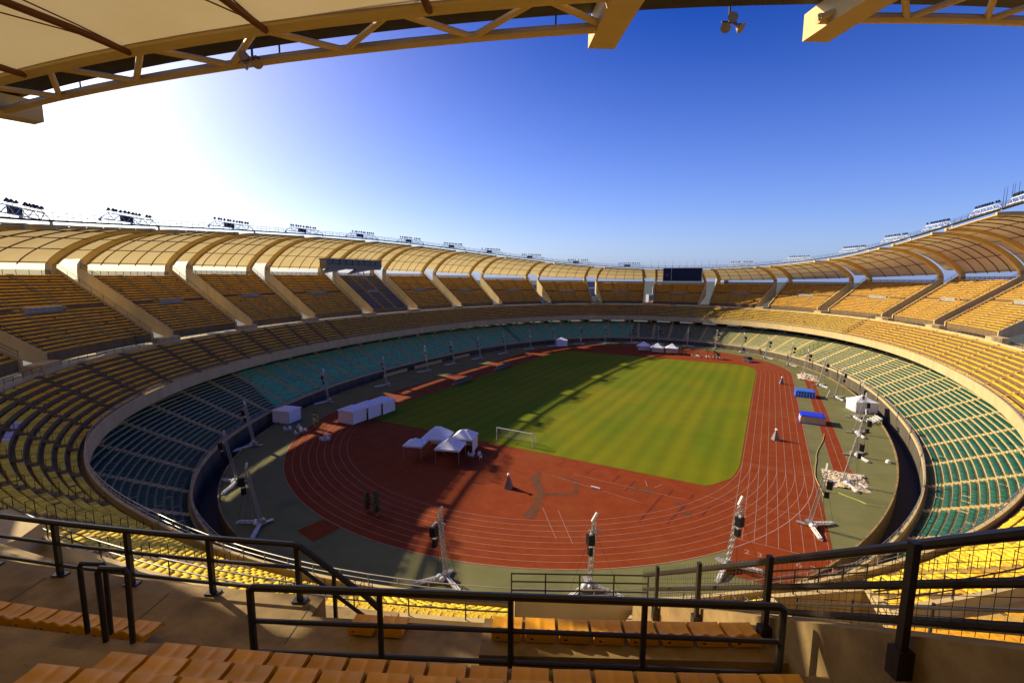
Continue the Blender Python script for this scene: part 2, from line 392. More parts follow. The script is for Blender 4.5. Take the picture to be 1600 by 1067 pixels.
def cam_s(d, v=0.):
    """ring position on row d, v metres along the row from straight inward of the photographer"""
    S = np.linspace(SCAM - 30, SCAM + 14, 881); Q = RP(S, np.full(881, float(d)))
    return float(np.interp(v, (Q - CAMP) @ TCAM, S))
def row_scale(s, d):
    """true metres along the row per metre of ring position"""
    return float(np.linalg.norm(RP(np.array(s + .5), np.array(float(d))) - RP(np.array(s - .5), np.array(float(d)))))
SCAM, DCAM = foot(CAMP[0], CAMP[1]); NCAM = RN(np.array(SCAM)); TCAM = np.array([-NCAM[1], NCAM[0], 0])
seat_rows = []      # (s array, d, z, colour, label)

def petal(i, a, b, z0, slope, label, blue=False, campet=False, roof_only=False):
    """one upper stand section between the slots a (first, clockwise end) and b, a->b counter-clockwise"""
    L = ccw(a, b); mid = a + L / 2
    root = empty('stand_section', RP(np.array(mid), np.array(18.), 16.0).tolist(), 0, label, 'grandstand', 'upper stand sections under the curved roof')
    inv = Matrix.Translation(RP(np.array(mid), np.array(18.), 16.0).tolist()).inverted()
    def fin(mb, name, m, par=None, smooth=False):
        o = mb.build(name, m, par or root, smooth)
        if par is None: o.matrix_parent_inverse = inv
        else: pass
        return o
    b_ = a + L
    def lim(d, off=HALF): return s_at(a, d, off), s_at(b_, d, -off)
    ztop = float(zt(np.array(mid)))
    run = 0.72
    rise = slope * run
    nrow = int((ztop - z0) / rise) if not campet else 22
    d0 = 11.3 if not campet else DCAM - 4.25 - .24 - 0.72 * 11.0
    dtop = d0 + nrow * run
    db = dtop + 1.6
    if not roof_only:
        mb = MB()
        lines = []
        for k in range(nrow):
            z = z0 + rise * k; lines.append((d0 + k * run, z - rise if k else z0 - 1.6)); lines.append((d0 + k * run, z))
            lines.append((d0 + (k + 1) * run, z))
        lines.append((dtop + .9, z0 + rise * (nrow - 1)))
        m = 25
        G = []
        for d, z in lines:
            lo, hi = lim(d, HALF - .05); S = np.linspace(lo, hi, m); G.append(RP(S, np.full(m, d), z))
        G = np.array(G)
        if not campet: mb.grid(G)
        else:         # the terrace in front of the photographer: a walkway floor and a landing are cut into the rows
            for k in range(nrow):
                dA, dB = d0 + k * run, d0 + (k + 1) * run
                for vA, vB in ((-30, -4.75), (-4.75, -3.9), (-3.9, -.72), (-.72, 14)):
                    z = z0 + rise * k
                    dA_ = dA
                    if vB < -3.8 and k == 7: z = 23.62
                    elif vB < -.5 and k in ((7, 8, 9)): z = 23.62
                    elif vB > 0: z = {9: 24.0, 8: 24.36, 7: 23.62}.get(k, z)
                    if -4.8 < vA < -4 and k in (8, 9): z = 23.62
                    if k == 6 and vB < -3.8: z = 23.62; dA_ = d0 + 6.28 * run
                    if k <= 6 and vA > -4 and vB < 0: z -= 1.3
                    lo, hi = lim((dA + dB) / 2, HALF - .05); dm_ = (dA + dB) / 2
                    lo, hi = max(lo, cam_s(dm_, vA)), min(hi, cam_s(dm_, vB))
                    if hi - lo < .1: continue
                    npc = max(1, int((hi - lo) / 2)); SS = np.linspace(lo, hi, npc + 1)
                    for q in range(npc):
                        mb.hexa([RP(np.array(x), np.array(dd), zz) for zz in (z - 1.6, z) for x, dd in ((SS[q], dA_), (SS[q + 1], dA_), (SS[q + 1], dB), (SS[q], dB))])
                    if k == 6 and vB < -3.8:
                        for q in range(npc):
                            mb.hexa([RP(np.array(x), np.array(dd), zz) for zz in (z - 2.1, z - 1.07) for x, dd in ((SS[q], d0 + 6 * run), (SS[q + 1], d0 + 6 * run), (SS[q + 1], dA_ - .01), (SS[q], dA_ - .01))])
        # soffit
        lo, hi = lim(d0, HALF - .05); lo2, hi2 = lim(dtop + .9, HALF - .05)
        zz = z0 + rise * (nrow - 1)
        Gs = np.array([RP(np.linspace(lo, hi, m), np.full(m, d0), z0 - 1.6), RP(np.linspace(lo2, hi2, m), np.full(m, dtop + .9), zz - 3.0), RP(np.linspace(lo2, hi2, m), np.full(m, dtop + .9), zz)])
        mb.grid(Gs, True)
        fin(mb, 'terrace', STEP if not campet else CONC)
        # sloping side walls with railing
        for e, sl, sg in ((0, a, 1), (1, b_, -1)):
            p, n, t = slot_line(sl); mb = MB()
            def W(d, off, z): q = p + n * d + t * sg * off; return np.array([q[0], q[1], z])
            h = 0.42 if not (campet and e == 1) else 0.72
            dd0, dd1 = d0 - .35, dtop + 1.2
            zA, zB = z0 - slope * .35, z0 + slope * (dd1 - d0)
            zlo = zB - (3.1 if campet else 6.8)
            P = [W(dd0, HALF - .35, z0 - 1.9), W(dd1, HALF - .35, zlo), W(dd1, HALF + .05, zlo), W(dd0, HALF + .05, z0 - 1.9),
                 W(dd0, HALF - .35, zA + h), W(dd1, HALF - .35, zB + h), W(dd1, HALF + .05, zB + h), W(dd0, HALF + .05, zA + h)]
            mb.hexa(P if sg > 0 else [P[j] for j in (3, 2, 1, 0, 7, 6, 5, 4)])
            wall_o = fin(mb, 'side_wall', CONC if campet else CONCL)
            mb = MB()
            near = campet and e == 1
            n_post = 9
            hs = (.15, .55, .98) if near else (.45, .9)
            r = .045 if near else .035
            for hh in hs:
                mb.tube(W(dd0 + .3, HALF - .15, zA + h + hh), W(dd1 - .3, HALF - .15, zB + h + hh), r * (1.25 if hh == hs[-1] else 1), 8)
            for k in range(n_post):
                dk = dd0 + .3 + (dd1 - dd0 - .6) * k / (n_post - 1); zk = z0 + slope * (dk - d0) + h
                if near:
                    continue
                mb.tube(W(dk, HALF - .15, zk), W(dk, HALF - .15, zk + hs[-1]), r, 6)
            if near:
                for k in range(10):
                    dk = DCAM - 4.3 - 2.15 * (k - 1)
                    if dk < dd0: continue
                    zk = z0 + slope * (dk - d0) + h
                    mb.box((W(dk, HALF + .13, zk - .2) + W(dk, HALF + .13, zk + .98)) / 2, (.075, .075, 1.18), (n, t, (0, 0, 1)))
                    mb.box(W(dk, HALF + .13, zk - .28), (.14, .16, .3), (n, t, (0, 0, 1)))
                fin(mb, 'side_railing', RAIL, wall_o)
                mb = MB()
                ds = np.arange(dd0 + .3, dtop - 3.0, .11)
                for dk in ds:
                    zk = z0 + slope * (dk - d0) + h
                    mb.tube(W(dk, HALF - .11, zk + .04), W(dk, HALF - .11, zk + .98), .0035, 3)
                for hh in np.arange(.1, .98, .11):
                    mb.tube(W(ds[0], HALF - .11, z0 + slope * (ds[0] - d0) + h + hh), W(ds[-1], HALF - .11, z0 + slope * (ds[-1] - d0) + h + hh), .0035, 3)
                fin(mb, 'wire_mesh', RAIL, wall_o)
            else:
                fin(mb, 'side_railing', RAIL, wall_o)
        # aisles
        nA = 2
        for q in range(nA):
            if campet: break
            mb = MB()
            fr = (q + 1) / (nA + 1)
            for k in range(nrow):
                for half in (0, 1):
                    d = d0 + k * run + (0.18 if half == 0 else .54); z = z0 + rise * k + (rise * .5 if half else 0.02)
                    lo, hi = lim(d); s = lo + (hi - lo) * fr
                    c = RP(np.array(s), np.array(d), z - rise * .25); n = RN(np.array(s)); t = np.array([-n[1], n[0], 0])
                    mb.box(c, (1.15, .36, rise * .5), (t, n, (0, 0, 1)))
            fin(mb, 'aisle_stair', AISLE)
        # mid-height entrance in the middle block
        if not campet:
            kv = nrow // 2
            zv = z0 + rise * kv; dv = d0 + kv * run
            mb = MB(); lo, hi = lim(dv); sa, sb = lo + (hi - lo) * .36, lo + (hi - lo) * .64
            for (s_0, s_1, dA, dB, zA_, zB_) in ((sa, sb, dv - .1, dv + .25, zv - rise, zv + .45),):
                sweep(mb, [(dA, zA_), (dA, zB_), (dB, zB_), (dB, zA_)], s_0, s_1, 1.0); capped(mb, [(dA, zA_), (dA, zB_), (dB, zB_), (dB, zA_)], s_0, s_1)
            fin(mb, 'entrance_wall', CONCG)
        # seats
        for k in range(nrow):
            d = d0 + k * run + .24; z = z0 + rise * k
            lo, hi = lim(d, HALF + .25)
            if campet:
                seat_rows.append(('cam', k, lo, hi, d, z)); continue
            gp_ = .65 / row_scale((lo + hi) / 2, d); cuts = [lo] + [x for fr in ((1 / 3), (2 / 3)) for x in (lo + (hi - lo) * fr - gp_, lo + (hi - lo) * fr + gp_)] + [hi]
            kv = nrow // 2
            for q in range(3):
                x0, x1 = cuts[2 * q], cuts[2 * q + 1]
                if q == 1 and k in (kv, kv - 1): continue
                col = 'blue' if blue else 'orange'
                if k in (kv,) : continue
                seat_rows.append((col, i, x0, x1, d, z))
        # back screen
        mb = MB(); lo, hi = lim(dtop + .85); m = 13
        ztp = z0 + rise * (nrow - 1)
        S = np.linspace(lo + .3, hi - .3, m)
        sweep(mb, [(dtop + .85, ztp + .05), (dtop + .85, ztp + 1.0)], lo + .3, hi - .3, 3.0)
        fin(mb, 'back_screen', POLY)
        mb = MB()
        for s in S:
            mb.tube(RP(np.array(s), np.array(dtop + .82), ztp), RP(np.array(s), np.array(dtop + .82), ztp + 1.1), .05, 4)
        Gp = RP(S, np.full(m, dtop + .8), ztp + 1.05); mb.path(Gp, .05, 4)
        fin(mb, 'screen_frame', RAIL)
    # ------------- roof
    mb = MB(); nc = 16; nu = 15
    us = np.concatenate([np.linspace(DM, DM + (db - DM) * .75, 10), np.linspace(DM + (db - DM) * .8, db, 5), [DM + (db - DM) * .95]])
    us = np.sort(np.unique(np.round(us, 4))); G = []
    for d in us:
        lo, hi = lim(d, HALF + .9); S = np.linspace(lo, hi, nc + 1)
        pan = np.linspace(0, 5, nc + 1) % 1.0
        G.append(RP(S, np.full(nc + 1, d), roof_z(S, d, db)))
    mb.grid(np.array(G)); fin(mb, 'roof_membrane', MEMB, smooth=True)
    # strip of roof over the slot at end b
    mb = MB(); G = []
    for d in us[us < DM + (db - DM) * .952]:
        S = np.array([s_at(b_, d, o) for o in (-HALF - .2, 0, HALF + .2)]); G.append(RP(S, np.full(3, d), roof_z(S, d, db) + np.array([0, -.15, 0])))
    mb.grid(np.array(G)); fin(mb, 'roof_strip', MEMB, smooth=True)
    # purlins: four arcs and three cross members
    mb = MB()
    for q in (1, 2, 3, 4):
        pts = []
        for d in us:
            lo, hi = lim(d, HALF + .9); s = lo + (hi - lo) * q / 5; pts.append(RP(np.array(s), np.array(d), float(roof_z(np.array(s), d, db)) - .18))
        mb.path(pts, .11, 6)
    for u in (.30, .56, .80, .985):
        d = DM + (db - DM) * u; lo, hi = lim(d, HALF + .9); S = np.linspace(lo, hi, 11)
        mb.path(RP(S, np.full(11, d), roof_z(S, d, db) - .14), .08, 6)
        if u < .85:
            S = np.array([s_at(b_, d, o) for o in (-HALF - .2, 0, HALF + .2)]); mb.path(RP(S, np.full(3, d), roof_z(S, d, db) + np.array([0, -.15, 0]) - .1), .06, 6)
    fin(mb, 'purlin', PURL)
    if campet:
        for q in range(5):
            lo0, hi0 = lim(DM + .2, HALF + .9); lo1, hi1 = lim(DM + 7, HALF + .9)
            for w_ in (.15, .5, .85):
                mb = MB(); f0 = (q + (1 if w_ > .4 else 0)) / 5 * .999; f1 = (q + w_) / 5
                pts = [RP(np.array(lo0 + (hi0 - lo0) * (f0 + (f1 - f0) * u)), np.array(DM + .2 + 6.8 * u), float(roof_z(np.array(lo0 + (hi0 - lo0) * (f0 + (f1 - f0) * u)), DM + .2 + 6.8 * u, db)) - .1) for u in np.linspace(0, 1, 6)]
                mb.path(pts, .022, 4); fin(mb, 'tension_cable', PURL)
    # ribs
    for sl, sg in ((a, 1), (b_, -1)):
        p, n, t = slot_line(sl); mb = MB(); R = []
        ds = np.concatenate([[7.5 if (campet or i == icam + 1) else 8.2], np.linspace(9.2, DM + (db - DM) * .7, 12), np.linspace(DM + (db - DM) * .76, db + .02, 8), [db + .25, db + .3]])
        zs_ = np.array([float(roof_z(np.array(sl + sg * HALF), max(d, DM), db)) for d in ds])
        zs_[-2] = float(zb(np.array(sl))) - 1.4; zs_[-1] = float(zb(np.array(sl))) - 4.2
        C = np.stack([ds, zs_], -1)
        T = np.gradient(C, axis=0); T /= np.linalg.norm(T, axis=1)[:, None]
        for j, (d, z) in enumerate(C):
            f = min(1, max(0, (d - 8) / (db - 8))); near_ = campet or i == icam + 1; dep = (.85 if near_ else .7) + .7 * f ** 1.5; wid = .9; up = .2 + .3 * max(0, 1 - f * 5) if near_ else .12
            nn = np.array([-T[j][1], T[j][0]]);  nn = nn if nn[1] > 0 or (abs(nn[1]) < 1e-6 and nn[0] > 0) else -nn
            if j >= len(C) - 3: nn = np.array([1.0, 0.0])
            top = (d + nn[0] * up, z + nn[1] * up); bot = (d - nn[0] * (dep - up), z - nn[1] * (dep - up))
            ring = []
            for (dd, zz), off in ((top, HALF + .05), (top, HALF + .05 + wid), (bot, HALF + .05 + wid), (bot, HALF + .05)):
                q = p + n * dd + t * sg * (off + (.85 if i == icam + 1 and sg > 0 else 0)); ring.append((q[0], q[1], zz))
            R.append(ring)
        R = np.array(R); K = len(R)
        F = [(j * 4 + q, j * 4 + (q + 1) % 4, (j + 1) * 4 + (q + 1) % 4, (j + 1) * 4 + q) for j in range(K - 1) for q in range(4)]
        F += [(3, 2, 1, 0), tuple((K - 1) * 4 + q for q in range(4))]
        if sg < 0: F = [f[::-1] for f in F]
        mb.add(R.reshape(-1, 3), F)
        fin(mb, 'rib', CREAM)
    # front truss
    mb = MB(); lo, hi = lim(DF, HALF + .6); n = 6
    S1 = np.linspace(lo, hi, 2 * n + 1)
    low = RP(S1, np.full(2 * n + 1, DF), zf(S1)); lo2, hi2 = lim(DM - .1, HALF + .6); S2 = np.linspace(lo2, hi2, 2 * n + 1)
    up = RP(S2, np.full(2 * n + 1, DM - .1), zf(S2) + .22)
    mb.path(low, .15, 8); mb.path(up, .21, 8)
    for k in range(n + 1):
        if k < n: mb.tube(low[2 * k], up[2 * k + 1], .10, 8); mb.tube(up[2 * k + 1], low[2 * k + 2], .10, 8)
    fin(mb, 'front_truss', CREAM)
    return root, mid, lim, dtop, db


SEC_LAB = {
 0: 'sunlit upper stand section cut off by the right edge of the photo', 1: 'sunlit upper stand section next to the right edge, wholly inside the photo',
 2: 'sunlit upper stand section second one in from the right edge', 3: 'sunlit upper stand section with its top rows shaded, right of the half shaded one',
 4: 'upper stand section right of the far scoreboard, half gold and half in shade', 5: 'shaded upper stand section at the far end under the scoreboard',
 6: 'shaded upper stand section at the far end just left of the scoreboard', 7: 'shaded upper stand section at the far end with the dark banner on its back screen',
 8: 'shaded upper stand section at the bend between the left side and the far end', 9: 'shaded upper stand section second to the right of the blue grey seats',
 10: 'shaded upper stand section directly right of the blue grey seats', 11: 'shaded upper stand section filled with blue grey seats beside the press cabin',
 12: 'shaded orange upper stand section directly left of the press cabin', 13: 'shaded orange upper stand section third from the left edge of the photo',
 14: 'shaded orange upper stand section with the green gate at its lower left corner', 15: 'shaded orange upper stand section cut off by the left edge of the photo',
 16: 'upper stand section outside the left edge, shading the near bend', 17: 'upper stand section whose rib end hangs in at the far left top',
 18: 'upper stand section the photo is taken from, with roof truss overhead', 19: 'upper stand section beyond the slot right of the photographer, only its roof showing'}
SECT = {}
for i in range(len(SLOTS) - 1):
    if i == icam: SECT[i] = petal(i, SLOTS[i], SLOTS[i + 1], 25.32 - .5 * 11, .5 / .72, SEC_LAB[i], campet=True)
    else: SECT[i] = petal(i, SLOTS[i], SLOTS[i + 1], 18.5, .70, SEC_LAB[i], blue=(i == 11))

# ------------------------------------------------------------------ the continuous lower rings
TIER0, TRUN, TRISE, TN = 0.7, 0.87, 0.61, 9
ZT0 = 11.35
def tier_z(k): return ZT0 + TRISE * k
# tier (first rows of the upper bowl) -------------------------------------------------
tier = empty('lower_tier', (0, 0, 9), 0, 'continuous middle tier with concrete front band running round the whole bowl', 'grandstand')
mb = MB(); prof = [(0.25, 10.9), (TIER0, 10.9)]
for k in range(TN):
    prof += [(TIER0 + k * TRUN, tier_z(k)), (TIER0 + (k + 1) * TRUN, tier_z(k))]
dW = TIER0 + TN * TRUN
sweep(mb, prof, 0, PER, 1.6); finw(mb, 'terrace', STEP, tier)
mb = MB(); sweep(mb, [(.25, 10.0), (.25, 11.5), (0, 11.5), (0, 9.6), (.3, 9.4)], 0, PER, 1.6)
finw(mb, 'front_band', CONCL, tier)
mb = MB(); sweep(mb, [(.3, 9.4), (14.5, 9.4), (14.5, 15.5)], 0, PER, 1.6); finw(mb, 'underside', SHADE_STAIN, tier)  # shade under the overhang is put into the concrete colour
mb = MB(); sweep(mb, [(dW, tier_z(TN - 1)), (dW, 16.85), (dW + .22, 16.85), (dW + .22, 16.2), (14.5, 16.2)], 0, PER, 1.6)
finw(mb, 'walkway_wall', CONCL, tier)
mb = MB()
S = np.arange(0, PER, 1.9)
for h, r in ((11.82, .028), (12.15, .035)): mb.path(RP(np.append(S, S[0]), np.full(len(S) + 1, .1), h), r, 5)
for s in S: mb.tube(RP(np.array(s), np.array(.1), 11.5), RP(np.array(s), np.array(.1), 12.15), .026, 5)
finw(mb, 'front_railing', GALV, tier)
mb = MB()
for h, r in ((17.25, .03), (17.65, .035)): mb.path(RP(np.append(S, S[0]), np.full(len(S) + 1, dW + .11), h), r, 5)
for s in S: mb.tube(RP(np.array(s), np.array(dW + .11), 16.85), RP(np.array(s), np.array(dW + .11), 17.65), .028, 5)
finw(mb, 'walkway_railing', RAIL, tier)
# aisles every third of a section
AIS = []
for i in range(len(SLOTS)):
    a = SLOTS[i]; L = ccw(a, SLOTS[(i + 1) % len(SLOTS)])
    nq = 3 if L < 60 else int(L / 9.5)
    AIS += [a + L * (q + .5) / nq for q in range(nq)]
AIS = sorted(x % PER for x in AIS)
def aisle(root, s, d0, z0, run, rise, n, wdt, m, name='aisle_stair'):
    mb = MB(); nn = RN(np.array(s)); t = np.array([-nn[1], nn[0], 0])
    for k in range(n):
        for half in (0, 1):
            d = d0 + k * run + run * (.25 if not half else .75); z = z0 + rise * k + (rise * .5 if half else .03)
            mb.box(RP(np.array(s), np.array(d), z - rise * .3), (wdt, run * .5, rise * .6), (t, nn, (0, 0, 1)))
    finw(mb, name, m, root)
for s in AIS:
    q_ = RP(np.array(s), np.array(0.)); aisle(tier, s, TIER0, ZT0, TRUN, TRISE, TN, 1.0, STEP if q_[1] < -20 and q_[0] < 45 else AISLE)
# lower bowl -----------------------------------------------------------------------
BD0, BRUN, BRISE, BNR, BZ0 = -8.3, 0.80, 0.40, 17, 1.15
bowl = empty('lower_bowl', (0, 0, 1), 0, 'green seated lower bowl behind the dark moat, under the overhanging tier', 'grandstand')
mb = MB(); prof = [(-8.6, BZ0 - .1)]
for k in range(BNR): prof += [(BD0 + k * BRUN, BZ0 + BRISE * k), (BD0 + (k + 1) * BRUN, BZ0 + BRISE * k)]
dBt = BD0 + BNR * BRUN; zBt = BZ0 + BRISE * (BNR - 1)
prof = [(-8.6, BZ0 - .1), (BD0, BZ0 - .1)] + prof[1:]
sweep(mb, prof, 0, PER, 1.6); finw(mb, 'terrace', STEPB, bowl)
mb = MB(); sweep(mb, [(dBt, zBt), (dBt, zBt + .04), (14.5, zBt + .04)], 0, PER, 1.6); finw(mb, 'passage_floor', SHADE_STAIN, bowl)  # floor coloured dark to stand in for the passage shade
mb = MB(); sweep(mb, [(-8.6, BZ0 - .1), (-8.6, 2.0), (-8.85, 2.0), (-8.85, 1.5)], 0, PER, 1.6); finw(mb, 'front_wall', CONCL, bowl)
mb = MB(); sweep(mb, [(-8.8, 1.5), (-8.8, -2.5)], 0, PER, 1.6); finw(mb, 'moat_wall', SHADE_STAIN, bowl)
mb = MB()
S = np.arange(0, PER, 2.6)
for h in (2.4, 2.75): mb.path(RP(np.append(S, S[0]), np.full(len(S) + 1, -8.72), h), .035, 5)
for s in S: mb.tube(RP(np.array(s), np.array(-8.72), 2.0), RP(np.array(s), np.array(-8.72), 2.75), .035, 5)
finw(mb, 'front_railing', GALV, bowl)
# columns carrying the tier and the wall of the passage behind, with openings to the outside
for s in np.arange(0, PER - 4, 9.3):
    nn = RN(np.array(s)); t = np.array([-nn[1], nn[0], 0])
    mb = MB(); mb.box(RP(np.array(s), np.array(dBt + 1.2), (zBt + 9.6) / 2), (.8, .6, 9.5 - zBt), (t, nn, (0, 0, 1))); finw(mb, 'column', CONCL, bowl)
    mb = MB(); mb.box(RP(np.array(s), np.array(14.3), (zBt + 9.6) / 2), (4.6, .3, 9.5 - zBt), (t, nn, (0, 0, 1))); finw(mb, 'passage_wall', SHADE_STAIN, bowl)  # back wall coloured dark for the shade of the passage
AISB = []
for i in range(len(SLOTS)):
    a = SLOTS[i]; L = ccw(a, SLOTS[(i + 1) % len(SLOTS)])
    nq = 3 if L < 60 else int(L / 9.5)
    AISB += [(a + L * (q + .5) / nq) % PER for q in range(nq)]
AISB.sort()
for s in AISB: aisle(bowl, s, BD0, BZ0, BRUN, BRISE, BNR, .95, AISLEB)
def vomit(s, wd):
    mb = MB(); nn = RN(np.array(s)); t = np.array([-nn[1], nn[0], 0])
    mb.box(RP(np.array(s), np.array(-3.2), 3.2), (wd, 3.4, 3.0), (t, nn, (0, 0, 1)))
    finw(mb, 'tunnel_mouth', BLACK, bowl)
vomit(foot(-20, 99)[0], 5.5) if False else None
# pods at the foot of every slot
for i, s in enumerate(SLOTS):
    p, n, t = slot_line(s); mb = MB()
    out = [(-2.6, 1.0), (-1.6, -.2), (1.6, -.2), (2.6, 1.0), (2.6, 2.3), (-2.6, 2.3)]
    P = []
    for z in (15.2, 17.6):
        for x, d in out: q = p + n * (dW + .3 + d) + t * x; P.append((q[0], q[1], z))
    k = len(out)
    mb.add(P, [tuple(range(k - 1, -1, -1)), tuple(range(k, 2 * k))] + [(j, (j + 1) % k, k + (j + 1) % k, k + j) for j in range(k)])
    finw(mb, 'stair_pod', CONCL, tier)

# ------------------------------------------------------------------ ground
def se_poly(d, n=240): return RP(np.linspace(0, PER, n, endpoint=False), np.full(n, float(d)))
mb = MB(); mb.poly([(x, y, 0) for x, y, _ in se_poly(-11.5)]); tag(mb.build('apron_ground', APRON), kind='structure')
mb = MB(); S0, S1 = 0, PER
sweep(mb, [(-11.5, 0.0), (-11.5, .25), (-11.7, .25), (-11.7, .0)][::-1] + [], 0, PER, 1.6)
sweep(mb, [(-11.49, .245), (-11.49, -2.5)][::-1], 0, PER, 1.6)
tag(mb.build('apron_kerb', CONC), kind='structure')
mb = MB(); sweep(mb, [(-11.6, -2.5), (-8.7, -2.5)], 0, PER, 1.6); tag(mb.build('moat_floor', DARK), kind='structure')
# outside ground, one sheet to the horizon
mb = MB(); n = 240; S = np.linspace(0, PER, n + 1); rings = [RP(S, np.full(n + 1, 14.45), 6.2)]
for Rr, z in ((40, 5.5), (200, 2), (900, 0), (9000, -20)): rings.append(RP(S, np.full(n + 1, float(Rr)), z))
mb.grid(np.array(rings)); tag(mb.build('ground', EARTH), kind='structure')

R8 = 36.5 + 8 * 1.22; HS = 42.195
def stadium(R, n=64):
    a = np.linspace(0, np.pi, n)
    return np.concatenate([np.stack([R * np.cos(a), HS + R * np.sin(a)], -1), np.stack([-R * np.cos(a), -HS - R * np.sin(a)], -1)])
mb = MB(); mb.poly([(x, y, .012) for x, y in stadium(R8 + .1)])
tag(mb.build('running_track', TRACK), kind='structure')
mb = MB(); mb.poly([(36.6, -HS - .3, .016), (R8 + .35, -HS - .3, .016), (R8 + .35, -75.5, .016), (36.6, -75.5, .016)][::-1])
mb.poly([(49.1, -41.0, .016), (51.65, -41.0, .016), (51.65, 40, .016), (49.1, 40, .016)])
mb.poly([(-8.4, -91.3, .016), (-4.6, -92.0, .016), (-4.4, -87.9, .016), (-7.8, -87.0, .016)])
tag(mb.build('runway_track', TRACK), kind='structure')
# grass with cut corners
gp = []
for sx, sy in ((1, 1), (-1, 1), (-1, -1), (1, -1)):
    a0 = math.asin((54.6 - HS) / 36.2)
    arc = [(36.2 * math.cos(a) * sx, sy * (HS + 36.2 * math.sin(a))) for a in np.linspace(0, a0 * .62, 8)] + [(sx * 33.2, sy * 53.6), (sx * 32.2, sy * 54.6)]
    gp += arc if sx * sy > 0 else arc[::-1]
mb = MB(); mb.poly([(x, y, .03) for x, y in gp]); tag(mb.build('grass_pitch', GRASS), kind='structure')
# painted lines
mb = MB(); LW = .062
def strip(pts, wd, z=.022):
    P = np.asarray(pts, float); T = np.gradient(P, axis=0); T /= np.linalg.norm(T, axis=1)[:, None]; Nn = np.stack([-T[:, 1], T[:, 0]], -1)
    G = np.stack([np.c_[P + Nn * wd / 2, np.full(len(P), z)], np.c_[P - Nn * wd / 2, np.full(len(P), z)]], 0); mb.grid(G)
for k in range(9):
    R = 36.5 + 1.22 * k; q = stadium(R, 90); q = np.vstack([q, q[:1]]); strip(q, .11 if k == 8 else LW)
for k in range(9): strip([(36.5 + 1.22 * k, -HS), (36.5 + 1.22 * k, -67.8)], LW, .0225)
strip([(R8, -67.8), (R8 + .25, -75.2)], .12)
for y in (-HS, -HS - .9, -57.8, -67.8): strip([(36.5, y), (R8, y)], LW, .0235)
for y in (-30, -18.5, -9.6, 5.0, 14.0): strip([(40.2, y), (43.8, y)], LW * .7, .0235)
for x in (49.15, 50.38, 51.6): strip([(x, -40.8), (x, 39.8)], LW)
strip([(32.5, -58.0), (36.5, -58.4)], LW, .0235); strip([(14, -60.2), (30.5, -60.6)], LW, .0235); strip([(11.5, -62.2), (25.5, -64.4)], LW, .0235)
strip([(19, -78), (14.5, -72)], LW, .0235); strip([(21, -78), (16.5, -71.6)], LW, .0235)
strip([(24.3, -57.2), (25.0, -58.9)], .1, .0235); strip([(26.7, -57.2), (26.0, -58.9)], .1, .0235)
dg = None
def text_faces(txt, loc, size, z=.024):
    cu = bpy.data.curves.new('t', 'FONT'); cu.body = txt; cu.size = size; cu.align_x = 'CENTER'
    o = bpy.data.objects.new('t', cu); COL.objects.link(o); bpy.context.view_layer.update()
    me = bpy.data.meshes.new_from_object(o.evaluated_get(bpy.context.evaluated_depsgraph_get()))
    V = np.array([v.co[:] for v in me.vertices]); F = [tuple(p.vertices) for p in me.polygons]
    bpy.data.objects.remove(o); bpy.data.curves.remove(cu); bpy.data.meshes.remove(me)
    return V, F
def put_text(mb, txt, origin, ax, ay, size):
    V, F = text_faces(txt, None, size)
    mb.add(np.asarray(origin) + V[:, :1] * np.asarray(ax) + V[:, 1:2] * np.asarray(ay), F)
for k in range(2, 9):
    put_text(mb, str(k), (36.5 + 1.22 * (k - .5), -70.6, .024), (1, 0, 0), (0, 1, 0), 1.25)
tag(mb.build('track_lines', LINE), kind='structure')
mb = MB()
def blob(cx, cy, rx, ry, rot=0, n=18, z=.019, seed=0):
    r_ = np.random.default_rng(seed); a = np.linspace(0, 2 * np.pi, n, endpoint=False); k = 1 + .22 * r_.standard_normal(n)
    x = rx * k * np.cos(a); y = ry * k * np.sin(a); c, s = math.cos(rot), math.sin(rot)
    mb.poly([(cx + c * X - s * Y, cy + s * X + c * Y, z) for X, Y in zip(x, y)])
def band(pts, wd, z=.018):
    for i in range(len(pts) - 1):
        p, q = np.array(pts[i]), np.array(pts[i + 1]); t = q - p; t /= np.linalg.norm(t); n = np.array([-t[1], t[0]])
        mb.poly([(*(p + n * wd[i]), z), (*(p - n * wd[i]), z), (*(q - n * wd[i + 1]), z), (*(q + n * wd[i + 1]), z)])
def ragged(pts, wd, seed, z=.018, n=26):
    """worn strip with an uneven edge along a bent line"""
    r_ = np.random.default_rng(seed); P = np.array(pts); t = np.linspace(0, 1, len(P)); u = np.linspace(0, 1, n)
    C = np.stack([np.interp(u, t, P[:, 0]), np.interp(u, t, P[:, 1])], -1) + r_.normal(0, .08, (n, 2)); W_ = np.interp(u, t, wd)
    T = np.gradient(C, axis=0); T /= np.linalg.norm(T, axis=1)[:, None]; N_ = np.stack([-T[:, 1], T[:, 0]], -1)
    A = C + N_ * (W_ * (1 + .35 * r_.normal(size=n)))[:, None]; B = C - N_ * (W_ * (1 + .35 * r_.normal(size=n)))[:, None]
    mb.grid(np.stack([np.c_[A, np.full(n, z)], np.c_[B, np.full(n, z)]], 0))
ragged([(9.0, -61.8), (10.4, -65.6), (12.6, -68.6), (13.6, -71.6), (14.0, -75.4)], [.5, .6, .7, .45, .9], 4)
ragged([(12.6, -68.4), (15.2, -67.6), (16.6, -66.2), (15.8, -62.5), (12.5, -61.5)], [.4, .45, .3, .25, .15], 9, .0185)
blob(25.4, -60.4, 1.1, .8, seed=3); blob(23.4, -60.6, .8, .6, seed=4); blob(31.2, -64.5, .9, .5, seed=5); blob(30, -62.4, .6, .5, seed=8)
tag(mb.build('worn_ground_patch', WORN), kind='structure')
mb = MB()
